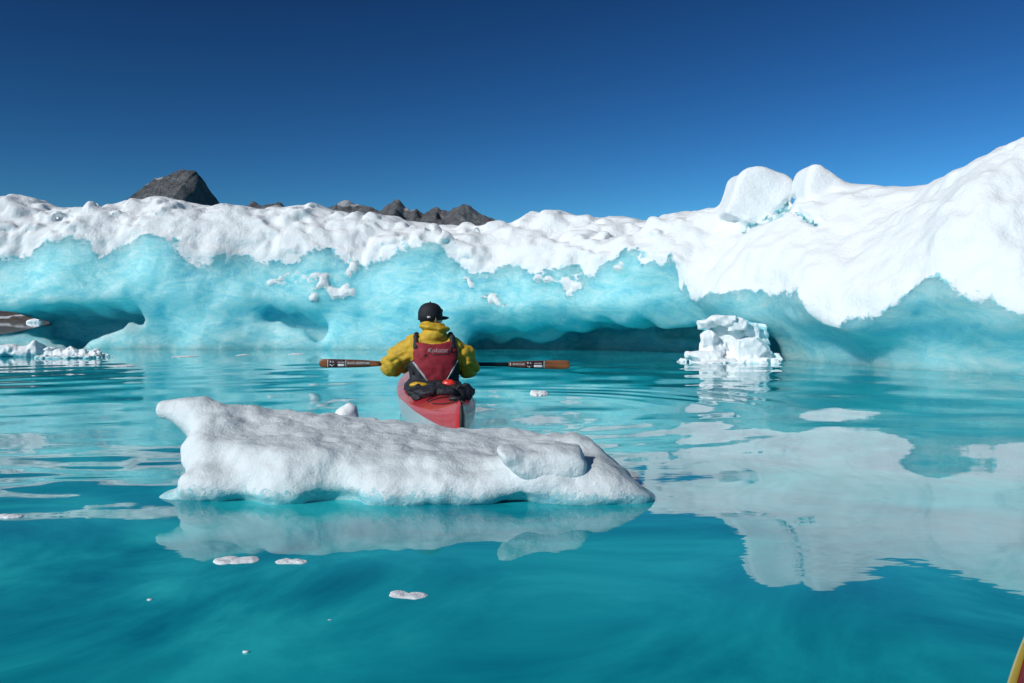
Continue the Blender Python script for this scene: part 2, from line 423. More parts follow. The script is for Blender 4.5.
def terrain(name, pts, Y, mat, depth, base_px, rough, seed, snow_pts):
    """ridge whose crest stands at distance Y, with slopes in front and behind"""
    px = np.array([p[0] for p in pts], float); py = np.array([p[1] for p in pts], float)
    u = np.linspace(px[0], px[-1], 620); v = np.linspace(-1, 1, 90)
    cx = (u-512)/FPX*Y; cz = CAM_H + (HOR-np.interp(u, px, py))/FPX*Y
    cz = cz + rough*1.3/FPX*Y*(fbm(u/7.0, 0*u, 0.1+seed, 3, seed)-0.2)
    U, Vv = np.meshgrid(u, v, indexing='ij')
    sc = Y/1600.0
    X = np.repeat(cx[:, None], len(v), 1); Yw = Y + Vv*depth
    fall = np.clip(1-np.abs(Vv), 0, 1)**0.85
    nz = 1-np.abs(fbm(X/(70*sc), Yw/(70*sc), 0.3, 5, seed)); nz2 = fbm(X/(18*sc), Yw/(18*sc), 0.7, 3, seed+1)
    Z = cz[:, None]*fall + rough*((nz-0.75)*22*sc + nz2*4*sc)*(1-np.abs(Vv))*np.minimum(1, 0.12+np.abs(Vv)*3)
    Z = Z + rough*sc*(1.6*fbm(X/(11*sc), Yw/(30*sc), 2.2, 3, seed)+5*(np.abs(vnoise(X/(26*sc), Yw/(90*sc), 3.3, seed+2))-0.3)*np.minimum(1, np.abs(Vv)*5)) - 2.0*np.abs(Vv)
    sn = np.zeros_like(Z)
    for (sx, sy, rx, ry) in snow_pts:
        h = CAM_H+(HOR-sy)/FPX*Y
        sn = np.maximum(sn, np.exp(-((U-sx)/rx)**2-((Z-h)/(ry/FPX*Y))**2))
    V3 = np.stack([X, Yw, Z], -1).reshape(-1, 3); n0, n1 = X.shape; idx = np.arange(n0*n1).reshape(n0, n1)
    Q = np.stack([idx[:-1, :-1], idx[1:, :-1], idx[1:, 1:], idx[:-1, 1:]], -1).reshape(-1, 4)
    o = link_mesh(name, mesh_np(name, V3, Q, attrs={'snow': sn.ravel()}), mat); o['kind'] = 'structure'
    return o
rock = rock_mat('mountain_rock', (0.08, 0.086, 0.096), (0.46, 0.47, 0.49), 1.2, 60.0)
rock_b = rock_mat('shore_rock', (0.06, 0.045, 0.036), (0.24, 0.20, 0.17), 9.0, 2.0)
terrain('mountain', [(-260, 290), (-80, 268), (20, 240), (80, 216), (105, 207), (120, 202), (133, 195), (142, 188), (150, 181), (156, 176), (165, 173),
                     (172, 170), (180, 168.5), (187, 169), (196, 168), (203, 177), (211, 189), (218, 199), (227, 211), (245, 232), (300, 262), (420, 300)],
        1600, rock, 420, 0, 1.0, 21, [(125, 201, 20, 6), (150, 189, 9, 4), (160, 179, 7, 3)])
terrain('mountain_ridge', [(180, 270), (235, 211), (246, 205), (252, 201), (257, 200), (264, 204), (272, 203), (280, 202), (292, 208), (318, 212), (330, 207), (338, 202),
                           (348, 199), (357, 203), (370, 207), (381, 210), (388, 204), (394, 198), (399, 199), (405, 205), (411, 209), (417, 206), (424, 211),
                           (432, 207), (438, 205), (442, 208), (449, 209), (455, 208), (464, 203), (473, 208), (484, 214), (500, 221), (514, 228), (540, 242), (700, 285), (900, 303)],
        2600, rock, 620, 0, 1.0, 31, [(348, 203, 14, 5), (410, 210, 5, 3), (290, 209, 20, 3)])
terrain('shore', [(-420, 306), (-200, 303), (-60, 304), (-10, 307), (8, 310), (25, 313), (60, 315), (160, 314), (300, 316.5)],
        260, rock_b, 60, 0, 0.35, 41, [(-20, 318, 60, 2.0), (36, 317, 7, 3)])

# ------------------------------------------------------------------ the iceberg wall
def wl_Y(row): return FPX*CAM_H/(row-HOR)           # distance of a point of the water line seen at this row
def build_iceberg():
    # plan of the wall: distance of its foot, column by column
    cols = np.array([-330, -150, 0, 150, 350, 500, 600, 690, 760, 850, 940, 1024, 1120, 1260])
    rows = np.array([349.2, 349, 349, 349, 349, 350.5, 353, 357, 361.5, 369, 375, 379, 382, 384])
    Yb = wl_Y(rows); Xb = (cols-512)/FPX*Yb
    cc = np.linspace(cols[0], cols[-1], 3000); PY = np.interp(cc, cols, Yb); PX = np.interp(cc, cols, Xb)
    ker = np.exp(-0.5*(np.arange(-150, 151)/55.0)**2); ker /= ker.sum()
    def sm(a):
        p = np.concatenate([2*a[0]-a[150:0:-1], a, 2*a[-1]-a[-2:-152:-1]]); return np.convolve(p, ker, 'valid')
    PX, PY = sm(PX), sm(PY)
    L = np.concatenate([[0], np.cumsum(np.hypot(np.diff(PX), np.diff(PY)))])
    h = 0.068
    s = np.arange(0, L[-1], h)
    Px = np.interp(s, L, PX); Py = np.interp(s, L, PY)
    Tx = np.gradient(Px, h); Ty = np.gradient(Py, h); k = np.hypot(Tx, Ty); Nx, Ny = -Ty/k, Tx/k     # away from the camera
    kk = np.exp(-0.5*(np.arange(-40, 41)/14.0)**2); kk /= kk.sum()
    pad = lambda a: np.convolve(np.pad(a, 40, mode='edge'), kk, 'valid')
    Nx, Ny = pad(Nx), pad(Ny)
    t = np.arange(-2.0, 8.0, h); z = np.arange(-0.45, 5.4, h)
    col = 512+Px/Py*FPX                                      # column of the foot
    hz = lambda row, Y: CAM_H+(HOR-row)/FPX*Y
    # crest
    tc = np.interp(col, [-300, 600, 760, 900, 1100], [2.4, 2.4, 2.6, 3.2, 3.4])
    cX = Px+Nx*tc; cY = Py+Ny*tc; ccol = 512+cX/cY*FPX
    skx = [-300, -120, -40, 0, 28, 60, 100, 130, 165, 200, 235, 265, 285, 300, 325, 350, 380, 420, 470, 500, 515, 528, 535, 546, 560, 590, 610, 640, 651, 668, 690,
           712, 740, 772, 795, 830, 855, 885, 920, 940, 960, 985, 998, 1024, 1060, 1150, 1300]
    sky_ = [205, 208, 200, 196, 193, 203, 206, 199, 194, 201, 201, 206, 203, 200, 203, 209, 211, 217, 222, 224, 221, 218, 210, 212, 208, 217, 214, 217, 222, 212, 208,
            210, 209, 211, 212, 192, 184, 186, 187, 178, 170, 156, 149, 139, 128, 115, 110]
    sky_ = [r+(3.5 if c < 700 else 0.0)+(1.5 if 340 < c < 515 else 0.0)+(3.5 if 420 < c < 515 else 0.0)+(6 if c > 930 else 0.0) for c, r in zip(skx, sky_)]
    zc = hz(np.interp(ccol, skx, sky_), cY)
    # lower edge of the snow
    bx = [-330, -100, 0, 20, 34, 50, 65, 80, 92, 99, 112, 126, 138, 150, 164, 176, 185, 196, 205, 222, 239, 255, 273, 285, 294, 310, 328, 336, 346, 356, 368, 382, 399,
          426, 440, 452, 463, 478, 495, 512, 532, 560, 578, 592, 600, 608, 628, 645, 655, 664, 671, 679, 676, 686, 699, 726, 778, 803, 809, 813, 828, 841, 849, 857, 874,
          892, 903, 912, 922, 932, 942, 955, 964, 971, 983, 991, 999, 1010, 1022, 1040, 1120, 1260]
    by = [262, 258, 259, 255, 249, 240, 238, 240, 246, 258, 254, 242, 236, 235, 242, 246, 252, 262, 263, 257, 256, 259, 256, 256, 259, 254, 249, 249, 262, 262, 268, 256, 247,
          244, 246, 252, 264, 271, 268, 263, 271, 270, 270, 272, 266, 256, 247, 253, 256, 253, 254, 276, 300, 303, 300, 290, 290, 292, 300, 326, 331, 331, 326, 317, 310,
          304, 298, 285, 277, 272, 279, 288, 293, 295, 290, 293, 300, 307, 313, 318, 325, 330]
    order = np.argsort(bx); bx = np.array(bx)[order]; by = np.array(by)[order]
    zb = hz(np.interp(col, bx, by), Py-0.15)
    wide = np.exp(-0.5*(np.arange(-30, 31)/(0.45/h))**2); wide /= wide.sum()
    zl = np.convolve(np.pad(zb, 30, mode='edge'), wide, 'valid')
    zb = zb[:, None, None]
    S = s[:, None, None]; T = t[None, :, None]; Z = z[None, None, :]
    right = sstep(640, 720, col)[:, None, None]               # smooth melted slope on the right, lumpy snow on the left
    # top surface
    u = np.clip(t[None, :]/tc[:, None], -0.2, None)
    lip = np.clip(u, 0, 1)
    e = np.interp(col, [0, 600, 720, 1024], [0.72, 0.72, 0.85, 0.9])[:, None]
    Hs = zl[:, None]+0.12+(zc-zl-0.12)[:, None]*np.sin(lip*math.pi/2)**e
    Hs = Hs - 0.10*np.clip(t[None, :]-tc[:, None], 0, None) - 0.02*np.clip(t[None, :]-tc[:, None], 0, None)**2
    crest_n = np.exp(-((u-1)/0.35)**2)                        # calmer relief near the skyline, which is traced
    lump = fbm(s[:, None]*1.15, t[None, :]*1.15, 0.2, 3, 1)
    Hs = Hs + lump*0.14*(1-0.75*crest_n)*(1-0.35*right[:, :, 0])
    # front face: overhanging lip, alcoves along the water line
    zr = zl[:, None]
    lipdeep = np.interp(col, [-100, 600, 690, 760, 860, 1024], [-0.45, -0.40, 0.30, 0.50, 0.52, 0.32])[:, None]
    F = lipdeep*sstep(0.0, 1.0, (zr-z[None, :])/np.clip(0.75*zr, 0.35, 1.4))
    al = np.interp(col, [-100, 0, 60, 150, 200, 250, 300, 340, 400, 450, 480, 560, 640, 690, 740, 800, 900, 1024],
                        [0.75, 0.75, 0.8, 0.5, 0.22, 0.2, 0.35, 0.25, 0.2, 0.3, 0.55, 0.7, 0.7, 0.35, 0.4, 0.4, 0.25, 0.2])[:, None]
    wob = 0.26*fbm(s*0.5, 0.0*s, 0.5, 2, 9)[:, None]
    ztop = np.interp(col, [-100, 0, 150, 250, 330, 450, 560, 660, 700, 760, 860, 1024], [1.1, 1.1, 1.15, 1.25, 1.05, 0.95, 0.98, 1.0, 0.85, 0.62, 0.55, 0.62])[:, None]
    F = F + al*sstep(ztop+0.30+wob, ztop-0.55+wob, z[None, :])
    f = smax((Z-Hs[:, :, None])*0.8, F[:, None, :]-T, 0.28)
    f = smax(f, T-7.2, 0.5)
    f = smax(f, (s[0]+0.6-S), 0.5); f = smax(f, S-(s[-1]-0.6), 0.5)
    # relief of the face and snow
    n1 = fbm(S*0.75, T*0.75, Z*0.75, 2, 2); n2 = np.abs(vnoise(S*2.3, T*2.3, Z*2.3, 3)); n3 = vnoise(S*4.6, T*4.6, Z*4.6, 4)
    above = sstep(-0.15, 0.25, Z-zb)
    keep = 1-0.75*np.exp(-((T-tc[:, None, None])/0.8)**2)*sstep(1.5, 2.5, Z)
    f = f - keep*(0.15*n1*(1-0.3*right) + (0.20*n2-0.07)*above*(0.55+0.75*sstep(-0.4, 0.4, vnoise(S*0.4, T*0.4, Z*0.4, 22)))*(1-0.65*right) + 0.045*n3*(0.5+above*(1-0.6*right)) + above*(1-0.8*right)*0.05*np.abs(vnoise(S*5.5, T*5.5, Z*5.5, 18)))
    f = f - 0.10*np.abs(vnoise(S*1.3, T*1.3, Z*1.6, 8))*(1-above)
    # scallops melted into the ice
    W = np.zeros(1)
    sx = lambda c: np.interp(c, col, s)                       # column -> distance along the wall
    Ym = lambda c: np.interp(c, col, Py)
    def cave(c0, c1, r0, r1, depth, kk=0.18, t0=0.7, open_=True):
        nonlocal f
        c = 0.5*(c0+c1); Y = Ym(c)+0.4
        cs = sx(c); rs = max(0.12, (sx(c1)-sx(c0))*0.5); cz = hz(0.5*(r0+r1), Y); rz = max(0.08, (r1-r0)*0.5/FPX*Y)
        n = 0.20*fbm(S*1.7, T*1.7, Z*1.3, 2, 12)
        dz = Z-cz; dz = np.where(dz < 0, dz*(0.0 if open_ else 1.0), dz)
        q = np.sqrt(((S-cs)/rs)**2+((T-t0)/depth)**2+(dz/rz)**2)-1+n
        d = q*min(rs, rz)
        f = smax(f, -d, kk)
    def groove(c0, r0, c1, r1, w0, w1, depth, kk=0.12, tilt=0.25):
        nonlocal f
        Y = Ym(0.5*(c0+c1)); k = Y/FPX; a = np.array((sx(c0), hz(r0, Y))); b = np.array((sx(c1), hz(r1, Y))); e = b-a
        q = np.clip(((S-a[0])*e[0]+(Z-a[1])*e[1])/(e@e), 0, 1)
        d = np.hypot(S-a[0]-q*e[0], Z-a[1]-q*e[1]+tilt*(T-0.3))-(w0+(w1-w0)*q)*k-0.05*vnoise(S*4, T*3, Z*4, 21)-0.18*vnoise(S*2.1, T*1.2, Z*1.0, 23)
        f = smax(f, -np.maximum(d, T-depth), kk)
    groove(30, 320, 132, 318.5, 9, 7.5, 1.8); groove(62, 336, 118, 322, 15, 9, 1.8)
    cave(15, 95, 316, 338, 0.8, 0.25, open_=False)
    groove(266, 315, 296, 321, 3, 6.0, 0.5, 0.25); groove(296, 321, 320, 336, 6.0, 8.0, 0.6, 0.25)
    groove(474, 341, 540, 334, 10, 9, 1.0, tilt=0.1); groove(552, 343, 612, 332, 13, 10, 2.2, tilt=0.02); groove(612, 334, 673, 331, 9, 7, 2.6, tilt=0.0); groove(470, 356, 560, 354, 14, 14, 1.6, tilt=0.0); groove(560, 351, 684, 348, 16, 13, 2.2, tilt=0.0)
    groove(768, 352, 800, 349, 7, 6, 0.7, 0.08); groove(848, 353, 880, 348, 7, 9, 0.6, 0.08); groove(892, 358, 922, 351, 5, 7, 0.6, 0.08)
    cave(706, 742, 331, 352, 1.1, 0.12)
    cave(920, 975, 342, 372, 0.4, 0.3, 0.3)
    # tunnel right through the left end
    cs = sx(-22); tdir = None
    Y0 = Ym(0); rs = 1.72; cz = hz(323, Y0+1.0); rz = 0.40
    lean = -0.52                                              # follows the line of sight through the wall
    q = (np.abs((S-(cs+lean*(T-0.5)))/rs)**1.35+np.abs((Z-cz)/(rz*(1+0.02*T)))**1.35)**(1/1.35)-1+0.14*vnoise(S*2.2, T*1.5, Z*2.2, 13)
    f = smax(f, -(q*rz), 0.08)
    # two snow pinnacles on the crest
    WX = (Px[:, None]+Nx[:, None]*t[None, :])[:, :, None]; WY = (Py[:, None]+Ny[:, None]*t[None, :])[:, :, None]
    blocks = []
    for poly, c, dpt in (([(716, 216), (722, 206), (728, 192), (734, 177), (741, 171), (755, 168), (770, 171), (783, 175), (791, 184), (790, 199), (783, 212), (768, 222), (740, 230)], 757, 0.62),
                         ([(790, 230), (795, 206), (798, 190), (801, 177), (806, 166), (814, 165), (823, 171), (832, 179), (839, 184), (850, 196), (852, 226)], 815, 0.62)):
        Yc = np.interp(c, ccol, cY)-0.55
        pl = [((a-512)/FPX*Yc, hz(b, Yc)) for a, b in poly]
        i0 = np.searchsorted(ccol, c-170); i1 = np.searchsorted(ccol, c+150)
        sl = np.s_[i0:i1]
        tilt = 0.35*(Z-hz(200, Yc))
        pd = poly_sd(WX[sl], Z, [(x, zz) for x, zz in pl])
        d = smax(pd+0.02, np.abs(WY[sl]-Yc-tilt)-dpt, 0.10)-0.008
        d = d - 0.035*vnoise(S[sl]*2.2, T*2.2, Z*2.2, 14)
        f[sl] = smin(f[sl], d, 0.06)
        blocks.append((pl, Yc, dpt))
    P, Q = biggest(*surface_nets(f.astype(np.float32)))
    si = P[:, 0]; ti = t[0]+P[:, 1]*h; zi = z[0]+P[:, 2]*h
    n = np.arange(len(s))
    V = np.stack([np.interp(si, n, Px)+np.interp(si, n, Nx)*ti, np.interp(si, n, Py)+np.interp(si, n, Ny)*ti, zi], 1)
    V = relax(V, Q, 1, 0.5)
    NO = vnormals(V, Q)
    # snow cover
    sv = si*h; cv = np.interp(si, n, col); Yv = np.interp(si, n, Py); zbv = np.interp(si, n, zb[:, 0, 0])
    nz = 0.20*fbm(sv*2.0, ti*2.0, zi*2.0, 4, 15, 0.6)
    snow = np.clip(0.5+(zi-zbv+nz*(1-0.5*np.interp(si, n, right[:, 0, 0])))/np.interp(cv, [640, 720], [0.40, 0.25]), 0, 1)
    snow *= np.where(zi < zbv+0.35, np.interp(NO[:, 2], [-0.75, -0.35], [0.0, 1.0]), 1.0)
    snow[(ti > 1.1) & (zi > 1.6)] = 1
    def patch(c, r, rc, rr, tilt=0.0, amt=1.0):
        zz = hz(r, Yv-0.0); a = (cv-c); b = (zi-zz)/Yv*FPX
        b = b - tilt*a
        return amt*np.clip(1.25-np.sqrt((a/rc)**2+(b/rr)**2)+1.0*fbm(sv*3.3, ti*3.3, zi*3.3, 2, 16)+0.5*vnoise(sv*11, ti*11, zi*11, 19), 0, 1)
    front = ti < 1.4
    pt = np.zeros(len(V))
    for a in ((310, 280, 16, 6, 0.0), (331, 288, 15, 8, -0.35), (349, 290, 8, 10, 0.3), (352, 272, 8, 12, 0), (320, 300, 6, 5, 0), (281, 285, 12, 5, -0.1), (487, 296, 10, 6, -0.3),
              (468, 279, 5, 7, 0), (474, 284, 6, 6, -0.6), (504, 303, 6, 3, -0.6), (580, 287, 11, 8, 0.1), (560, 282, 14, 4, -0.2), (300, 283, 6, 3, 0), (339, 296, 7, 4, -0.3), (326, 279, 8, 4, 0.3), (513, 306, 4, 2, 0), (590, 292, 6, 4, 0), (570, 288, 6, 3, 0), (620, 268, 5, 4, 0), (228, 262, 4, 4, 0)):
        pt = np.maximum(pt, patch(*a))
    snow = np.where(front, np.maximum(snow, pt), snow)
    V = V+NO*np.where(front, 0.13*pt, 0)[:, None]          # clots of snow stand proud of the ice
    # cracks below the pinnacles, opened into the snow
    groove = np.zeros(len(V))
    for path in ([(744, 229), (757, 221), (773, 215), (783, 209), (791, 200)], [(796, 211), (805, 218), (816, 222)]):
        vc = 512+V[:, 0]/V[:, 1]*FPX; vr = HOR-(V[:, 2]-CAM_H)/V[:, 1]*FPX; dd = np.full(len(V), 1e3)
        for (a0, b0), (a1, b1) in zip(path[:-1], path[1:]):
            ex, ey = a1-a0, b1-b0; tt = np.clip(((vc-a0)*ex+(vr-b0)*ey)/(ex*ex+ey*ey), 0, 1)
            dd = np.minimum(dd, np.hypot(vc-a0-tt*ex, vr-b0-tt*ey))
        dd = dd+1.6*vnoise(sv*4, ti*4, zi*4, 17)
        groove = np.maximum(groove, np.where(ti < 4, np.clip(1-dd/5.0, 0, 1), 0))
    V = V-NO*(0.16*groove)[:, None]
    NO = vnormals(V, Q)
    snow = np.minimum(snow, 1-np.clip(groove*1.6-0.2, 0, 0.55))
    crust = 0.25+0.75*(1-np.interp(si, n, right[:, 0, 0]))
    mat = ice_mat('glacier_ice')
    # split: ice wall, snow cover, the two pinnacles
    qc = V[Q].mean(1); qs = snow[Q].mean(1)
    cls = np.where(qs > 0.5, 1, 0)
    for bi, (pl, Yc, dpt) in enumerate(blocks):
        d = poly_sd(qc[:, 0], qc[:, 2], pl)
        cut = 0.06 if bi == 0 else 0.05
        zmin = CAM_H+(HOR-(218 if bi == 0 else 200))/FPX*Yc
        cls[(d < cut) & (np.abs(qc[:, 1]-Yc) < dpt+0.25) & (qc[:, 2] > zmin)] = 2+bi
    root = empty('iceberg', (float(np.interp(500, col, Px)), float(np.interp(500, col, Py)), 0))
    tag(root, 'long iceberg wall with snow on top and turquoise ice face behind the kayaker', 'iceberg')
    off = np.array(root.location)
    for c, nm in ((0, 'ice_face'), (1, 'snow_cover'), (2, 'snow_pinnacle'), (3, 'snow_pinnacle')):
        q = Q[cls == c]; ids, inv = np.unique(q, return_inverse=True)
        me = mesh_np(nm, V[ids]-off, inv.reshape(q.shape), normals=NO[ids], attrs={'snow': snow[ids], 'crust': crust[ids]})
        o = link_mesh(nm, me, mat, root)
        if c == 2: o['label'] = 'broad flat topped snow block on the crest'
        if c == 3: o['label'] = 'pointed snow tooth right of the crack'
    return mat
berg_mat = build_iceberg()

# ------------------------------------------------------------------ loose ice
def at(col, row, Y): return ((col-512)/FPX*Y, Y, CAM_H+(HOR-row)/FPX*Y)
brash_mat = ice_mat('brash_ice', snow=(0.88, 0.91, 0.92), ice=(0.40, 0.74, 0.78), sss=0.4, sss_scale=0.12, fine=3.0)
def lump_thing(name, label, cat, shapes, step, nz, nscale, mat, seed, zsnow=0.05, group=None, blue=None, angular=False):
    """ice made of blended ellipsoids (centre, radii) in world space, roughened"""
    C = np.array([s_[0] for s_ in shapes], float); RR = np.array([s_[1] for s_ in shapes], float)
    lo = (C-RR).min(0)-0.15*RR.max()-3*step; hi = (C+RR).max(0)+0.15*RR.max()+3*step; lo[2] = max(lo[2], -0.2)
    base = np.array([C[:, 0].mean(), C[:, 1].mean(), 0.0])
    g = Grid(lo-base, hi-base, step)
    for q_, (c, r) in enumerate(zip(C, RR)):
        if angular: g.rock(c-base, r*1.12, seed*40+q_, 0.12*r.min())
        else: g.ell(c-base, r, k=0.35*r.min())
    X, Y, Z = g.xyz()
    g.f -= (nz*fbm(X*nscale+base[0]*3, Y*nscale+base[1]*3, Z*nscale, 3, seed)+0.7*nz*(np.abs(vnoise(X*nscale*2.0, Y*nscale*2.0, Z*nscale*2.0, seed+100))-0.3)).astype(np.float32)
    o = g.mesh(name, mat, None, 1, whole=(name == 'ice_heap'), attrs=lambda V, No: {'snow': np.clip(0.5+(V[:, 2]-zsnow)/0.12+0.2*No[:, 2], 0, 1)*(1 if blue is None else sstep(blue-base[1]+0.04, blue-base[1]-0.10, V[:, 1]-0.3*No[:, 2])), 'crust': np.ones(len(V))})
    o.location = base
    return tag(o, label, cat, group)

# white rubble heap at the foot of the wall
Yr = 16.6; sp = Yr/FPX
def e_(c, r, rc, rr, dy=0.0, ry=None): x, y, z_ = at(c, r, Yr+dy); return ((x, y, z_), (rc*sp, (ry or 0.8*rc)*sp, rr*sp))
lump_thing('ice_heap', 'white heap of arched ice rubble at the foot of the wall below the overhang', 'ice heap',
           [e_(704, 357, 18, 7, -0.1), e_(711, 350, 11, 8), e_(709, 338, 9, 8), e_(707, 325, 10, 5), e_(722, 321, 13, 6), e_(739, 324, 12, 7), e_(750, 333, 9, 8, 0.15), e_(752, 352, 20, 14, -0.1),
            e_(769, 359, 14, 5), e_(739, 358, 14, 7), e_(729, 341, 22, 17, 0.28, 12), e_(757, 342, 14, 12, 0.35), e_(730, 361, 44, 4), e_(723, 348, 5, 9, 0.1), e_(735, 335, 30, 16, 1.0, 30)], 0.020, 0.018, 6, brash_mat, 51, zsnow=-0.2, blue=16.85, angular=True)
Yl = wl_Y(356.5); sp = Yl/FPX; Yr = Yl
lump_thing('ice_chunk', 'low white ice chunk afloat at the left edge below the tunnel', 'ice chunk',
           [e_(-14, 352, 16, 8), e_(6, 352, 14, 9), e_(22, 353, 12, 8), e_(34, 351, 8, 9)], 0.022, 0.03, 6, brash_mat, 52, angular=True, group='loose ice below the left end of the wall')
Yl = wl_Y(357.5); sp = Yl/FPX; Yr = Yl
lump_thing('ice_chunk', 'knobbly broken ice strip afloat right of the low chunk', 'ice chunk',
           [e_(49, 353, 6, 5), e_(58, 354, 6, 5), e_(66, 354, 5, 5), e_(74, 353, 5, 6), e_(83, 354, 5, 6), e_(92, 354, 6, 4), e_(98, 354, 3, 4), e_(70, 357, 26, 2)], 0.018, 0.03, 9, brash_mat, 53, angular=True,
           group='loose ice below the left end of the wall')
Yr = 150.0; sp = Yr/FPX
lump_thing('ice_chunk', 'distant white ice piece glimpsed through the tunnel at the left edge', 'ice chunk', [e_(36, 321, 5, 3.2), e_(32, 322, 5, 2.5), e_(39, 322.5, 4, 1.5)], 0.12, 0.15, 1.2, brash_mat, 54, zsnow=-1)
# small flat pieces
def sliver(c, r, wpx, hpx, label, seed, name='ice_or_reflection_sliver', hh=0.010, group='thin ice pieces afloat'):
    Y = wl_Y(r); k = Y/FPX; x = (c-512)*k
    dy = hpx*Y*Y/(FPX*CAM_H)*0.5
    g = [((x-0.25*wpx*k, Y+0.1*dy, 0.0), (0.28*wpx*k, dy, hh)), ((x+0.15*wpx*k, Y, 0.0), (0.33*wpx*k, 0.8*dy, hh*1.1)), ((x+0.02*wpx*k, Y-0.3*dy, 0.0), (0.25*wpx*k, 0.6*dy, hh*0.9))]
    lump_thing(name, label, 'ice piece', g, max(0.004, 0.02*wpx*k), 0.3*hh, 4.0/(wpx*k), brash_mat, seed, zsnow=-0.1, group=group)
sliver(123, 366, 24, 2, 'thin white ice strip drifting below the broken ice on the left', 61)
sliver(186, 356.5, 22, 2, 'flat ice crumbs near the wall foot left of the arched ice rock', 62)
sliver(243, 355, 9, 1.5, 'tiny ice crumb near the wall foot left of the dark crescent hollow', 63)
sliver(297, 354, 14, 1.5, 'small flat ice piece near the wall foot below the dark crescent hollow', 64)
sliver(540, 394, 18, 4, 'small clear grey ice lump melting right of the kayak', 65, 'ice_lump', 0.03)
sliver(238, 561, 46, 9, 'larger of two white reflection patches shaped as wafers in front of the floe', 66)  # this and the next two: reflected white, modelled as thin solid pieces
sliver(292, 563, 34, 6, 'narrow white reflection patch shaped as a wafer right of the larger one', 67)
sliver(408, 597, 42, 11, 'lone white reflection patch shaped as a wafer nearest the camera', 68)
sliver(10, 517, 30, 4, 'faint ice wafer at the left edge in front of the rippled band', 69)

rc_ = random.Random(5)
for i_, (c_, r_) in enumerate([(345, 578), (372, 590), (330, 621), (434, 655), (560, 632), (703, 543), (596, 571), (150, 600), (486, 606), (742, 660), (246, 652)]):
    sliver(c_, r_, rc_.uniform(4, 9), rc_.uniform(1.5, 3), 'tiny ice crumb floating on the dark water nearest the camera', 120+i_, 'ice_crumb', 0.004, 'ice crumbs on the near water')
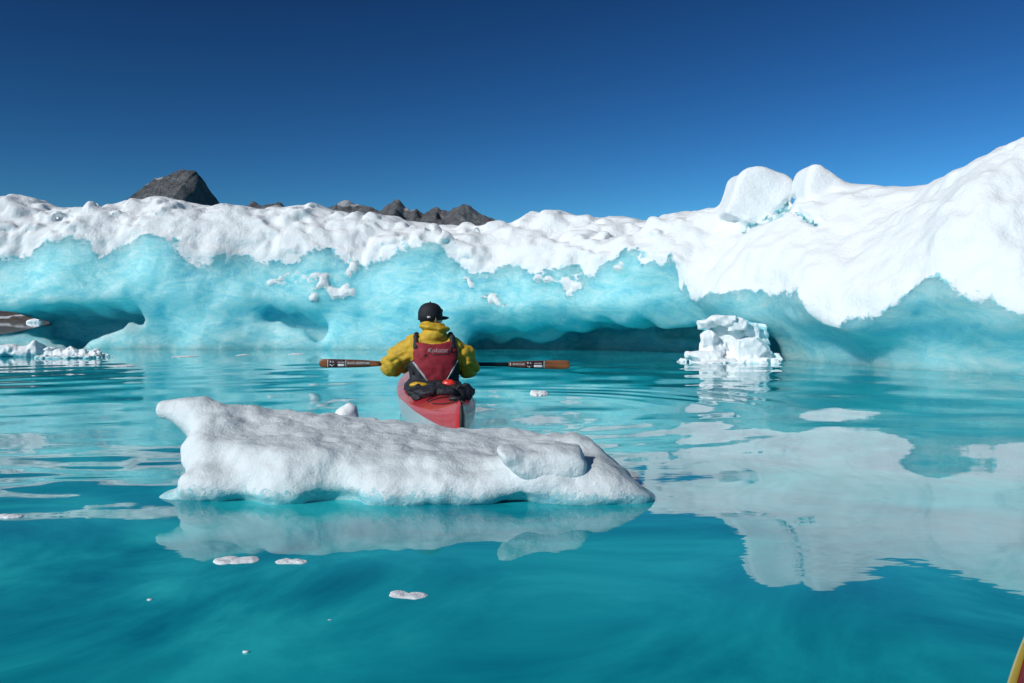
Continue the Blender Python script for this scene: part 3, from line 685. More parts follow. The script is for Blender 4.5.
# the floe in front of the kayak
def build_floe():
    h = 0.0125
    ox, oy = -0.5, 4.2
    g = Grid((-2.0-ox, 3.55-oy, -0.12), (0.85-ox, 4.95-oy, 0.52), h)
    X, Y, Z = g.xyz(); X = X+ox; Y = Y+oy
    xs = X[:, 0, 0]; Yx = X[:, :, :1]*0+Y[:, :, :1]
    I = lambda a, b: np.interp(xs, a, b)[:, None, None]
    yf = I([-1.62, -1.5, -1.2, -0.9, -0.6, -0.3, 0.0, 0.2, 0.4, 0.6, 0.70], [4.18, 4.0, 3.93, 3.88, 3.92, 3.86, 3.90, 3.86, 3.9, 3.98, 4.10])
    yb = I([-1.62, -1.4, -1.0, -0.5, 0.0, 0.4, 0.55, 0.70], [4.55, 4.68, 4.70, 4.68, 4.66, 4.62, 4.5, 4.25])
    zbk = I([-1.62, -1.4, -1.2, -1.0, -0.6, -0.3, 0.0, 0.3, 0.47, 0.55, 0.62, 0.70], [0.375, 0.36, 0.345, 0.33, 0.30, 0.27, 0.25, 0.235, 0.21, 0.12, 0.075, 0.04])
    zfr = I([-1.62, -1.4, -1.1, -0.7, -0.3, 0.0, 0.3, 0.5, 0.70], [0.24, 0.23, 0.21, 0.185, 0.16, 0.15, 0.135, 0.12, 0.06])
    v = np.clip((Y-yf)/(yb-yf), 0, 1)
    gul = fbm(X*2.2+Y*1.2, Y*5.0-X*1.0, 0.2, 3, 71)                 # melt runnels on the top
    top = zfr+(zbk-zfr)*v**0.9 + 0.012*gul*(0.4+0.6*sstep(0.05, 0.4, v))*(1-0.5*sstep(0.8, 1.0, v))
    pl = fbm(X*3.6, Y*0.5, 0.4, 2, 72)
    yfz = yf + 0.06*pl + 0.14*np.clip(Z/0.3, 0, 1.4)**1.5 + 0.06*sstep(0.05, -0.02, Z)
    f = smax((Z-top)*0.9, (yfz-Y)*0.85, 0.055)
    f = smax(f, Y-yb-0.05*vnoise(X*3, 0.0, 0.3, 73), 0.06)
    xl = -1.56+0.06*np.cos(Z*16)+0.10*(v-0.5)-0.10*sstep(0.06, -0.03, Z)
    f = smax(f, xl-X, 0.05); f = smax(f, X-0.63-0.04*vnoise(Y*6, Z*6, 0.2, 78), 0.05)
    g.f = f.astype(np.float32)
    # prow sticking out on the left
    for a, b, ra, rb in (((-1.42, 4.55, 0.30), (-1.66, 4.55, 0.345), 0.085, 0.055), ((-1.66, 4.55, 0.345), (-1.84, 4.52, 0.368), 0.062, 0.046),
                         ((-1.50, 4.30, 0.16), (-1.66, 4.52, 0.33), 0.10, 0.05), ((-1.48, 4.42, 0.20), (-1.74, 4.53, 0.345), 0.11, 0.045)):
        g.cap(np.array(a)-(ox, oy, 0), np.array(b)-(ox, oy, 0), ra, rb, 0.10)
    # bulges along the front and a foot on the right
    for c, r in (((-1.42, 4.02, 0.06), (0.14, 0.10, 0.09)), ((-1.05, 3.96, 0.04), (0.12, 0.09, 0.10)), ((-0.55, 3.93, 0.02), (0.16, 0.08, 0.07)), ((-0.2, 3.90, 0.05), (0.22, 0.07, 0.07)),
                 ((0.40, 3.93, 0.035), (0.26, 0.10, 0.045)), ((0.58, 4.02, 0.02), (0.12, 0.10, 0.035)), ((0.40, 4.08, 0.075), (0.18, 0.20, 0.075)), ((0.33, 3.95, 0.05), (0.22, 0.12, 0.085)), ((0.46, 4.02, 0.07), (0.12, 0.12, 0.07)), ((0.12, 3.97, 0.10), (0.20, 0.12, 0.09)), ((0.42, 4.45, 0.19), (0.12, 0.12, 0.04)), ((-1.60, 4.08, -0.02), (0.09, 0.10, 0.05))):
        g.ell(np.array(c)-(ox, oy, 0), r, 0.08)
    for c, r in (((-0.80, 3.84, 0.0), (0.14, 0.14, 0.065)), ((0.02, 3.82, 0.0), (0.12, 0.08, 0.045))):          # notches at the water line
        g.ell(np.array(c)-(ox, oy, 0), r, 0.04, cut=True)
    g.f = smax(g.f, ((Z-(0.235-0.75*(X-0.36)))*0.8).astype(np.float32), 0.03)
    n1 = fbm(X*5, Y*5, Z*5, 3, 74); n2 = np.abs(vnoise(X*9, Y*9, Z*9, 75))
    g.f -= (0.011*n1+0.011*n2-0.002+0.004*vnoise(X*22, Y*22, Z*22, 79)).astype(np.float32)
    m = floe_mat
    root = empty('ice_floe', (ox, oy, 0))
    tag(root, 'grey white ice floe with a horn on its left end before the kayak', 'ice floe')
    g.mesh('floe_body', m, root, 1, attrs=lambda V, No: {'snow': np.clip(0.55+(V[:, 2]-0.055)/0.12, 0, 1), 'crust': np.full(len(V), 1.6)})
    # square block on its right front edge
    b = Grid((0.42-0.7-ox+0.16, 3.64-oy, 0.02), (0.52-ox, 4.12-oy, 0.34), 0.009)
    X, Y, Z = b.xyz(); X = X+ox; Y = Y+oy
    q = [(-0.075, 0.240), (-0.05, 0.255), (0.10, 0.248), (0.20, 0.255), (0.325, 0.236), (0.345, 0.19), (0.335, 0.13), (0.20, 0.085), (0.10, 0.075), (0.03, 0.10), (-0.04, 0.18)]
    d = smax(poly_sd(X, Z, q)+0.02, np.abs(Y-3.94-0.25*(Z-0.15)-0.20*(X-0.05))-0.11, 0.07)-0.015
    d = d-0.014*fbm(X*7, Y*7, Z*7, 3, 76)
    b.f = np.broadcast_to(d, b.f.shape).astype(np.float32).copy()
    o = b.mesh('ice_block', m, root, 1, attrs=lambda V, No: {'snow': np.ones(len(V)), 'crust': np.full(len(V), 1.6)})
    return root
floe_mat = ice_mat('floe_ice', snow=(0.77, 0.815, 0.825), top_grey=0.24, ice=(0.36, 0.62, 0.65), sss=0.25, sss_scale=0.05, fine=6.0, relief=0.42)
build_floe()
Yr = 4.98; sp = Yr/FPX
lump_thing('ice_lump', 'small white ice lump poking up behind the floe left of the kayak', 'ice piece',
           [e_(348, 415, 10, 9), e_(350, 408, 7, 5), e_(342, 430, 16, 20), e_(352, 440, 18, 16)], 0.012, 0.012, 14, brash_mat, 77, zsnow=-0.1)

# ------------------------------------------------------------------ kayaks
def tube(bm, pts, r, seg=8, closed=False):
    pts = [Vector(p) for p in pts]; rings = []
    for i, p in enumerate(pts):
        a = pts[i-1] if i > 0 or closed else p; b = pts[(i+1) % len(pts)] if i < len(pts)-1 or closed else p
        d = (b-a).normalized(); u = d.cross(Vector((0.0, 0.1, 1.0)))
        if u.length < 1e-3: u = d.cross(Vector((1, 0, 0)))
        u.normalize(); w = d.cross(u); rr = r[i] if isinstance(r, (list, tuple)) else r
        rings.append([bm.verts.new(p+u*math.cos(2*math.pi*k/seg)*rr+w*math.sin(2*math.pi*k/seg)*rr) for k in range(seg)])
    n = len(rings)
    for i in range(n if closed else n-1):
        A, B = rings[i], rings[(i+1) % n]
        for k in range(seg): bm.faces.new((A[k], A[(k+1) % seg], B[(k+1) % seg], B[k]))
    if not closed: bm.faces.new(rings[0][::-1]); bm.faces.new(rings[-1])

LS, LB = -2.25, 2.75
def k_beam(y):
    u = y/LB if y > 0 else y/LS
    return 0.012+0.283*max(0.0, 1-abs(u)**(2.1 if y > 0 else 1.75))**(0.85 if y > 0 else 0.95)
def k_sheer(y):
    u = y/LB if y > 0 else y/LS
    return 0.215 + (0.10 if y > 0 else 0.075)*abs(u)**2.4
def k_keel(y):
    u = y/LB if y > 0 else y/LS
    return -0.10+0.02*u*u + 0.30*max(0, abs(u)-0.86)**1.3*4
def k_ridge(y):
    u = y/LB if y > 0 else y/LS
    camber = 0.075*(1-abs(u)**2) + (0.05*max(0, 1-((y-0.9)/0.9)**2) if abs(y-0.9) < 0.9 else 0)
    return k_sheer(y)+camber+(0.085*abs(u)**3 if y < 0 else 0.05*abs(u)**3)
CO_Y, CO_RX, CO_RY = 0.03, 0.225, 0.41        # cockpit opening
def build_kayak(loc, rz, label, deck_m, hull_m, trim_m, seam=0.0, band=False):
    root = empty('kayak', loc, rz); tag(root, label, 'kayak')
    ys = [LS+(LB-LS)*i/90 for i in range(91)]
    # hull: keel to sheer
    bm = bmesh.new(); rows = []
    nst = 9
    for y in ys:
        b, zs, zk = k_beam(y), k_sheer(y)-seam*(max(0, -y-0.6)/1.65)**1.2, k_keel(y); r = []
        for k in range(-nst, nst+1):
            a = abs(k)/nst; x = b*math.sin(a*math.pi/2)**0.75; z_ = zk+(zs-zk)*(1-math.cos(a*math.pi/2)**1.0)**1.25
            r.append(bm.verts.new((math.copysign(x, k) if k else 0, y, z_)))
        rows.append(r)
    for A, B in zip(rows[:-1], rows[1:]):
        for k in range(2*nst): bm.faces.new((A[k], A[k+1], B[k+1], B[k]))
    bmesh.ops.remove_doubles(bm, verts=bm.verts, dist=1e-5)
    bm_obj('hull', bm, hull_m, root)
    # deck: sheer over the ridge, open at the cockpit
    bm = bmesh.new(); rows = []; nd = 14
    for y in ys:
        b, zs, zr = k_beam(y), k_sheer(y), k_ridge(y); low = seam*(max(0, -y-0.6)/1.65)**1.2; r = []
        r.append(bm.verts.new((-b-0.003, y, zs-low-0.001)))
        for k in range(-nd, nd+1):
            a = k/nd; x = (b+0.003)*a; z_ = zs+0.002+(zr-zs)*(1-abs(a)**1.6)
            r.append(bm.verts.new((x, y, z_)))
        r.append(bm.verts.new((b+0.003, y, zs-low-0.001)))
        rows.append(r)
    for i, (A, B) in enumerate(zip(rows[:-1], rows[1:])):
        for k in range(len(A)-1):
            c = (A[k].co+A[k+1].co+B[k+1].co+B[k].co)/4
            if (c.x/CO_RX)**2+((c.y-CO_Y)/CO_RY)**2 < 0.9: continue
            bm.faces.new((A[k], A[k+1], B[k+1], B[k]))
    bm.faces.new(rows[0][::-1]); bm.faces.new(rows[-1])
    bm_obj('deck', bm, deck_m, root)
    zdk = lambda x, y: k_sheer(y)+(k_ridge(y)-k_sheer(y))*(1-abs(x/(k_beam(y)+0.003))**1.6)
    bm = bmesh.new()
    tube(bm, [(CO_RX*math.cos(a)*0.97, CO_Y+CO_RY*math.sin(a), max(zdk(CO_RX*math.cos(a)*0.97, CO_Y+CO_RY*math.sin(a)), 0.25)+0.022) for a in np.linspace(0, 2*math.pi, 40, endpoint=False)], 0.017, 8, True)
    bm_obj('cockpit_rim', bm, trim_m, root)
    bm = bmesh.new()      # strip down the stern edge
    tube(bm, [(0, LS-0.004, k_ridge(LS)+0.004), (0, LS-0.008, k_sheer(LS)+0.05), (0, LS-0.008, k_sheer(LS)-0.06), (0, LS-0.006, k_keel(LS)+0.05)], 0.011, 6)
    bm_obj('stern_strip', bm, trim_m, root)
    if band:
        bm = bmesh.new()
        P = [(-k_beam(y)-0.004, y, k_sheer(y)) for y in ys]; Q2 = [(k_beam(y)+0.004, y, k_sheer(y)) for y in ys[::-1]]
        tube(bm, P+Q2, 0.0085, 8, True); bm_obj('gunwale_band', bm, hull_m, root)
    def line(pts, r=0.0035):
        bm = bmesh.new(); P = []
        for (x0, y0), (x1, y1) in zip(pts[:-1], pts[1:]):
            for t in np.linspace(0, 1, 9)[:-1]: P.append((x0+(x1-x0)*t, y0+(y1-y0)*t))
        P.append(pts[-1])
        tube(bm, [(x, y, zdk(x, y)+0.007) for x, y in P], r, 6)
        bm_obj('deck_line', bm, trim_m, root)
    line([(-0.17, -0.60), (0.13, -1.15)]); line([(0.17, -0.60), (-0.13, -1.15)])
    line([(-0.145, -0.95), (0.145, -0.95)]); line([(-0.13, -1.25), (0.13, -1.25)], 0.005)
    line([(-0.11, -1.45), (-0.02, -2.0), (0.0, -2.14)]); line([(0.11, -1.45), (0.02, -2.0), (0.0, -2.14)])
    line([(-0.16, 0.75), (0.14, 1.2)]); line([(0.16, 0.75), (-0.14, 1.2)])
    bm = bmesh.new()
    tube(bm, [(-0.05, -2.02, zdk(0, -2.02)+0.016), (0.05, -2.02, zdk(0, -2.02)+0.018)], 0.013, 8)
    bm_obj('carry_handle', bm, trim_m, root)
    return root, zdk
red_gloss = simple_mat('red_deck_gelcoat', (0.52, 0.022, 0.030), 0.35, 0.12, 9, coat=0.3)
hull_white = simple_mat('pale_grey_hull', (0.50, 0.50, 0.51), 0.3, 0.08, 6, coat=0.5)
black_trim = simple_mat('black_cord', (0.012, 0.013, 0.015), 0.6, 0.3, 60)
yellow_hull = simple_mat('yellow_hull_gelcoat', (0.55, 0.42, 0.03), 0.3, 0.1, 9, coat=0.5)
dark_red = simple_mat('dark_red_deck', (0.20, 0.008, 0.010), 0.5, 0.12, 9, spec=0.25)
K_LOC = Vector((-0.655, 7.10, 0.0)); K_ROT = R(9.3)
kayak, zdk = build_kayak(K_LOC, K_ROT, 'red sea kayak with grey hull seen from its stern behind the floe', red_gloss, hull_white, black_trim, 0.10)
near_dir = R(25.0)
bow = Vector((0.972, 1.525, 0)); nd_ = Vector((math.sin(near_dir), math.cos(near_dir), 0))
build_kayak(bow-nd_*LB, -near_dir, 'yellow hulled kayak with dark red deck, only its bow in the bottom right corner', dark_red, yellow_hull, black_trim, 0.0, True)

KM = Matrix.Translation(K_LOC) @ Matrix.Rotation(K_ROT, 4, 'Z')
def put_on_kayak(name, label, cat, shapes, step, mat, nz, seed, c):
    g_c = Vector(c); lo = np.array([[p[0][i]-p[1][i] for i in range(3)] for p in shapes]).min(0)-0.03
    hi = np.array([[p[0][i]+p[1][i] for i in range(3)] for p in shapes]).max(0)+0.03
    g = Grid(lo, hi, step)
    for p, r in shapes: g.ell(p, r, 0.03)
    X, Y, Z = g.xyz(); g.f -= (nz*fbm(X*16, Y*16, Z*16, 3, seed)).astype(np.float32)
    o = g.mesh(name, mat, None, 1); o.location = KM @ g_c; o.rotation_euler = (0, 0, K_ROT)
    return tag(o, label, cat)
black_cloth = simple_mat('black_nylon', (0.014, 0.016, 0.022), 0.65, 0.45, 26, 0.006, 45)
yellow_bag = simple_mat('yellow_dry_bag', (0.72, 0.42, 0.03), 0.4, 0.12, 25, 0.002, 40)
red_bag = simple_mat('bright_red_bag', (0.72, 0.035, 0.02), 0.35, 0.15, 25, 0.002, 40)
z0 = zdk(0, -0.86)
put_on_kayak('deck_bag', 'crumpled black bag strapped across the deck behind the seat', 'bag',
             [((-0.19, 0.03, -0.02), (0.055, 0.09, 0.045)), ((-0.10, -0.03, -0.005), (0.10, 0.10, 0.042)), ((0.02, -0.04, 0.0), (0.10, 0.09, 0.042)), ((0.11, 0.0, 0.005), (0.08, 0.12, 0.05)),
              ((0.18, 0.03, -0.015), (0.05, 0.12, 0.05)), ((-0.03, 0.08, 0.02), (0.16, 0.06, 0.04))], 0.008, black_cloth, 0.022, 81, (0, -0.86, z0+0.02))
put_on_kayak('dry_bag', 'yellow dry bag tucked beside the black bag on the kayak', 'bag', [((-0.03, 0, 0), (0.045, 0.035, 0.022)), ((0.03, 0, -0.005), (0.04, 0.03, 0.018))], 0.005, yellow_bag, 0.006, 82, (-0.165, -0.76, z0+0.062))
put_on_kayak('pouch', 'bright red pouch on top of the black bag behind the seat', 'pouch', [((0, 0, 0), (0.05, 0.04, 0.03)), ((0.035, 0, -0.012), (0.04, 0.035, 0.02))], 0.005, red_bag, 0.006, 83, (0.055, -0.83, z0+0.074))

# ------------------------------------------------------------------ the kayaker
skin_m = simple_mat('skin', (0.56, 0.33, 0.24), 0.5, 0.1, 30)
yel_m = simple_mat('yellow_jacket', (0.60, 0.37, 0.022), 0.62, 0.20, 9, 0.014, 24)
pfd_red = simple_mat('red_vest_fabric', (0.27, 0.012, 0.024), 0.72, 0.2, 16, 0.003, 40)
pfd_black = simple_mat('black_vest_fabric', (0.012, 0.014, 0.020), 0.7, 0.35, 20, 0.004, 45)
grey_tape = simple_mat('grey_reflective_tape', (0.42, 0.40, 0.42), 0.4, 0.08, 60)
white_ink = simple_mat('white_lettering', (0.62, 0.58, 0.58), 0.55, 0.06, 60)
faded_ink = simple_mat('faded_lettering', (0.42, 0.33, 0.35), 0.6, 0.1, 60)
cap_m = simple_mat('black_cap_cloth', (0.010, 0.011, 0.016), 0.75, 0.35, 30, 0.002, 90)
hair_m = simple_mat('dark_hair', (0.02, 0.014, 0.010), 0.55, 0.4, 90, 0.003, 160)
eye_m = simple_mat('eye_white', (0.7, 0.7, 0.68), 0.2, 0.05, 60)
person = empty('person', K_LOC, K_ROT)
tag(person, 'kayaker seen from behind in yellow jacket, red and black vest and black cap', 'person')
PAD_C = Vector((-0.592, 7.47, 0.445))
hl = KM.inverted() @ (PAD_C+Vector((-0.30, 0, 0))); hr = KM.inverted() @ (PAD_C+Vector((0.215, 0, 0)))
SH = {-1: (-0.185, -0.01, 0.635), 1: (0.178, -0.01, 0.622)}
EL = {-1: (-0.350, 0.09, 0.445), 1: (0.300, 0.05, 0.425)}
HP = {-1: hl, 1: hr}
HEAD = np.array((-0.022, 0.03, 0.845)); HY = R(-62)        # head turned to the right
hd = lambda x, y, z: HEAD+np.array((x*math.cos(HY)-y*math.sin(HY), x*math.sin(HY)+y*math.cos(HY), z))
def torso(X, Y, Z, grow=0.0, z_lo=0.10, z_hi=0.68):
    zz = [0.05, 0.15, 0.30, 0.45, 0.58, 0.65, 0.70]
    rx = np.interp(Z, zz, [0.17, 0.18, 0.165, 0.185, 0.195, 0.17, 0.10])+grow; ry = np.interp(Z, zz, [0.13, 0.13, 0.115, 0.125, 0.115, 0.095, 0.07])+grow
    p = 2.5; q = (np.abs(X/rx)**p+np.abs((Y+0.0)/ry)**p)**(1/p)
    d = (q-1)*np.minimum(rx, ry)
    return smax(d, np.abs(Z-(z_lo+z_hi)/2)-(z_hi-z_lo)/2-grow, 0.06)
def build_person():
    # body: one surface from head to feet and fingers
    g = Grid((-0.44, -0.17, 0.0), (0.44, 1.08, 1.0), 0.0055)
    X, Y, Z = g.xyz()
    sl, x, y, z = g.box((-0.25, -0.17, 0.0), (0.25, 0.2, 0.75)); g.put(sl, torso(x, y, z, -0.012))
    g.cap((0, 0.0, 0.64), (0, 0.02, 0.79), 0.062, 0.058, 0.05)
    g.ell(hd(0, -0.005, 0.025), (0.078, 0.078, 0.092), 0.03); g.ell(hd(0, 0.022, -0.03), (0.062, 0.072, 0.085), 0.03)
    g.ell(hd(0, 0.095, -0.012), (0.012, 0.02, 0.022), 0.015); g.cap(hd(0, 0.088, 0.02), hd(0, 0.104, -0.018), 0.009, 0.012, 0.012)
    g.cap(hd(-0.04, 0.076, 0.03), hd(0.04, 0.076, 0.03), 0.010, 0.010, 0.015)
    g.cap(hd(-0.018, 0.09, -0.055), hd(0.018, 0.09, -0.055), 0.008, 0.008, 0.008); g.ell(hd(0, 0.08, -0.095), (0.025, 0.02, 0.02), 0.02)
    for sd in (-1, 1):
        g.ell(hd(sd*0.08, -0.005, -0.005), (0.012, 0.022, 0.034), 0.01)
        g.ell(hd(sd*0.032, 0.085, 0.008), (0.014, 0.012, 0.009), 0.008, cut=True)
        s_, e, w = np.array(SH[sd]), np.array(EL[sd]), np.array(HP[sd])
        wr = w+np.array((sd*0.03, -0.085, -0.015))
        g.cap(s_, e, 0.052, 0.042, 0.03); g.cap(e, wr, 0.042, 0.028, 0.02)
        # hand wrapped round the shaft: palm behind it, four fingers over, thumb under
        ax = np.array((math.cos(-K_ROT), math.sin(-K_ROT), 0.0))            # direction of the shaft in kayak space
        fw = np.array((-ax[1], ax[0], 0.0))
        pc = w+fw*(-0.028)+np.array((0, 0, 0.012))
        g.cap(wr, pc-fw*0.015, 0.026, 0.03, 0.015)
        for k, off in enumerate((-0.030, -0.010, 0.010, 0.030)):
            L = (0.92, 1.05, 1.0, 0.85)[k if sd < 0 else 3-k]
            b0 = w+ax*off; r = 0.027*L
            pts = [b0+fw*(-0.030)+np.array((0, 0, 0.010)), b0+fw*(-0.008)+np.array((0, 0, r)), b0+fw*(0.020)+np.array((0, 0, r*0.75)), b0+fw*(r)+np.array((0, 0, -0.010)), b0+fw*(0.010)+np.array((0, 0, -0.028))]
            rr = (0.0115, 0.0100, 0.0092, 0.0085, 0.0075)
            for i in range(4): g.cap(pts[i], pts[i+1], rr[i], rr[i+1], 0.004)
        th = [pc-ax*sd*0.028, w-ax*sd*0.045+fw*(-0.022)+np.array((0, 0, -0.012)), w-ax*sd*0.042+np.array((0, 0, -0.027))]
        g.cap(th[0], th[1], 0.014, 0.011, 0.008); g.cap(th[1], th[2], 0.011, 0.009, 0.004)
        g.cap((sd*0.085, 0.02, 0.10), (sd*0.14, 0.50, 0.175), 0.075, 0.055, 0.04)
        g.cap((sd*0.14, 0.50, 0.175), (sd*0.09, 0.93, 0.08), 0.050, 0.035, 0.02)
        g.cap((sd*0.09, 0.93, 0.065), (sd*0.10, 1.0, 0.17), 0.035, 0.028, 0.02)
    g.mesh('body', skin_m, person, 1)
    for sd in (-1, 1):
        bm = bmesh.new(); bmesh.ops.create_uvsphere(bm, u_segments=16, v_segments=10, radius=0.0115)
        bmesh.ops.translate(bm, verts=bm.verts, vec=Vector(hd(sd*0.032, 0.074, 0.008))); bm_obj('eye', bm, eye_m, person)
    # hair showing below the cap
    g = Grid((-0.13, -0.10, 0.74), (0.13, 0.17, 0.98), 0.005)
    g.ell(hd(0, -0.012, 0.020), (0.088, 0.088, 0.098), 0.0)
    X, Y, Z = g.xyz(); fx = -(X-HEAD[0])*math.sin(HY)+(Y-HEAD[1])*math.cos(HY)
    g.f = np.maximum(g.f, (fx-0.035-0.5*(Z-HEAD[2])).astype(np.float32)); g.f = np.maximum(g.f, (HEAD[2]-0.06-Z).astype(np.float32))
    g.f -= (0.004*vnoise(X*70, Y*70, Z*25, 91)).astype(np.float32)
    g.mesh('hair', hair_m, person, 1)
    # jacket: torso, sleeves, rolled hood round the neck
    g = Grid((-0.50, -0.22, 0.18), (0.50, 0.50, 0.88), 0.007)
    sl, x, y, z = g.box((-0.3, -0.22, 0.18), (0.3, 0.25, 0.78)); g.put(sl, torso(x, y, z, 0.008, 0.2, 0.67))
    for sd in (-1, 1):
        s_, e, w = np.array(SH[sd]), np.array(EL[sd]), np.array(HP[sd]); wr = w+np.array((sd*0.03, -0.085, -0.015))
        mid = (s_+e)/2+np.array((sd*0.02, -0.012, 0.0))
        g.cap(s_+(-0.03*sd, 0, 0.0), mid, 0.083, 0.084, 0.05); g.cap(mid, e, 0.084, 0.074, 0.04)
        g.cap(e, wr+np.array((0, -0.01, 0)), 0.074, 0.046, 0.03)
    X, Y, Z = g.xyz()
    fold = np.abs(vnoise(X*11+Z*9, Y*9, Z*15-X*6, 92)); fold2 = vnoise(X*24, Y*24, Z*24, 93)
    amp = 0.024*sstep(0.15, 0.26, np.abs(X))+0.004
    g.f -= (amp*(fold-0.3)+0.004*fold2).astype(np.float32)
    # hood
    g.ell((0.0, -0.015, 0.700), (0.118, 0.112, 0.062), 0.03); g.ell((-0.005, -0.02, 0.768), (0.115, 0.113, 0.040), 0.012, rot=(R(9), 'Y'))
    g.ell((0.02, 0.0, 0.745), (0.118, 0.110, 0.034), 0.012, rot=(R(-8), 'Y')); g.ell((0, 0.01, 0.795), (0.100, 0.098, 0.03), 0.012, rot=(R(8), 'Y'))
    g.ell((0, 0.03, 0.86), (0.086, 0.086, 0.07), 0.01, cut=True)
    g.f -= (0.008*vnoise(X*16, Y*16, Z*40, 94)*sstep(0.68, 0.72, Z)).astype(np.float32)
    g.mesh('jacket', yel_m, person, 1)
    # vest
    vest = empty('life_vest'); vest.parent = person
    g = Grid((-0.30, -0.24, 0.22), (0.30, 0.24, 0.76), 0.006)
    X, Y, Z = g.xyz()
    d = torso(X, Y, Z, 0.032, 0.285, 0.60)
    d = np.maximum(d, -torso(X, Y, Z, 0.004, 0.0, 0.9))
    arm = np.minimum(np.sqrt((X-0.25)**2*0.9+(Z-0.60)**2), np.sqrt((X+0.25)**2*0.9+(Z-0.60)**2))-0.118
    d = smax(d, -arm, 0.02)
    g.f = (d-0.010*fbm(X*13, Y*13, Z*13, 2, 95)*(np.abs(X) > 0)).astype(np.float32)
    for sd in (-1, 1):
        g.chain([(sd*0.150, -0.115, 0.61, 0.026), (sd*0.148, -0.06, 0.69, 0.022), (sd*0.142, 0.0, 0.712, 0.020), (sd*0.135, 0.07, 0.68, 0.022), (sd*0.13, 0.12, 0.60, 0.026)], 0.015)
    vb = g.mesh('vest_body', pfd_black, vest, 1)
    poly = [(-0.165, 0.655), (-0.10, 0.645), (-0.02, 0.632), (0.06, 0.640), (0.13, 0.660), (0.180, 0.668), (0.192, 0.55), (0.188, 0.50), (0.062, 0.285), (-0.015, 0.285), (-0.168, 0.485), (-0.175, 0.56)]
    def on_back(name, mask_fn, grow, mat, parent, step=0.005):
        g = Grid((-0.28, -0.26, 0.22), (0.28, -0.02, 0.74), step); X, Y, Z = g.xyz()
        d = smax(torso(X, Y, Z, grow, 0.25, 0.64), mask_fn(X, Z), 0.012); d = np.maximum(d, Y+0.04)
        d = np.maximum(d, -torso(X, Y, Z, 0.01, 0.0, 0.9))
        g.f = (d-0.004*vnoise(X*22, Y*22, Z*22, 96)).astype(np.float32)
        return g.mesh(name, mat, parent, 1)
    panel = on_back('back_panel', lambda X, Z: poly_sd(X, Z, poly), 0.052, pfd_red, vest)
    def seg(a, b, r): 
        return lambda X, Z: np.sqrt((X-a[0]-np.clip(((X-a[0])*(b[0]-a[0])+(Z-a[1])*(b[1]-a[1]))/((b[0]-a[0])**2+(b[1]-a[1])**2), 0, 1)*(b[0]-a[0]))**2
                                  + (Z-a[1]-np.clip(((X-a[0])*(b[0]-a[0])+(Z-a[1])*(b[1]-a[1]))/((b[0]-a[0])**2+(b[1]-a[1])**2), 0, 1)*(b[1]-a[1]))**2)-r
    on_back('piping', seg((-0.172, 0.485), (-0.018, 0.285), 0.009), 0.056, grey_tape, vest, 0.004)
    on_back('piping', seg((0.192, 0.50), (0.064, 0.285), 0.008), 0.056, grey_tape, vest, 0.004)
    on_back('seam', seg((-0.09, 0.545), (0.12, 0.555), 0.007), 0.0555, pfd_black, vest, 0.004)
    on_back('strap', seg((0.150, 0.66), (0.128, 0.575), 0.009), 0.057, pfd_black, vest, 0.004)
    tx = text_mesh('Kokatat', 0.052, shear=0.35, thick=0.0)
    bvh = BVHTree.FromPolygons([v.co for v in panel.data.vertices], [tuple(p.vertices) for p in panel.data.polygons])
    for v in tx.vertices:
        p = Vector((v.co.x+0.018, -0.5, v.co.y+0.585)); hit = bvh.ray_cast(p, Vector((0, 1, 0)))
        v.co = (p.x, (hit[0].y if hit[0] else -0.17)-0.007, p.z)
    link_mesh('lettering', tx, faded_ink, vest)
    # cap
    cap = empty('cap'); cap.parent = person; cap.location = HEAD+np.array((0, 0, 0.02)); cap.rotation_euler = (R(0), R(0), HY)
    bm = bmesh.new(); rows = []
    for i in range(13):
        ph = math.pi/2*i/12; rr = math.sin(ph)**0.85 if i else 0; zz = 0.105*math.cos(ph)**0.9 if i < 12 else 0.0
        rows.append([bm.verts.new((0.098*rr*math.cos(a), 0.105*rr*math.sin(a)-0.004, zz+0.01)) for a in np.linspace(0, 2*math.pi, 36, endpoint=False)] if i else [bm.verts.new((0, -0.004, 0.115))])
    rows.append([bm.verts.new((v.co.x*1.0, v.co.y, v.co.z-0.042)) for v in rows[-1]])
    for i in range(1, len(rows)):
        A, B = rows[i-1], rows[i]
        for k in range(36):
            if len(A) == 1: bm.faces.new((A[0], B[k], B[(k+1) % 36]))
            else: bm.faces.new((A[k], B[k], B[(k+1) % 36], A[(k+1) % 36]))
    crown = bm_obj('cap_crown', bm, cap_m, cap); sol = crown.modifiers.new('thick', 'SOLIDIFY'); sol.thickness = 0.004
    bm = bmesh.new(); rows = []
    for i in range(7):
        t = i/6
        rows.append([bm.verts.new((0.092*(1-0.12*t)*math.cos(a), 0.004+(0.095+0.0*t)*math.sin(a)+0.075*t*math.sin(a)**0.6, 0.0-0.012*t-0.030*abs(math.cos(a))**2+0.006)) for a in np.linspace(R(18), R(162), 22)])
    for A, B in zip(rows[:-1], rows[1:]):
        for k in range(21): bm.faces.new((A[k], A[k+1], B[k+1], B[k]))
    brim = bm_obj('brim', bm, cap_m, cap); sol = brim.modifiers.new('thick', 'SOLIDIFY'); sol.thickness = 0.005
    bm = bmesh.new(); bmesh.ops.create_uvsphere(bm, u_segments=10, v_segments=6, radius=0.008)
    bmesh.ops.translate(bm, verts=bm.verts, vec=(0, -0.004, 0.116)); bm_obj('button', bm, cap_m, cap)
    bm = bmesh.new()
    bmesh.ops.create_uvsphere(bm, u_segments=12, v_segments=8, radius=0.018)
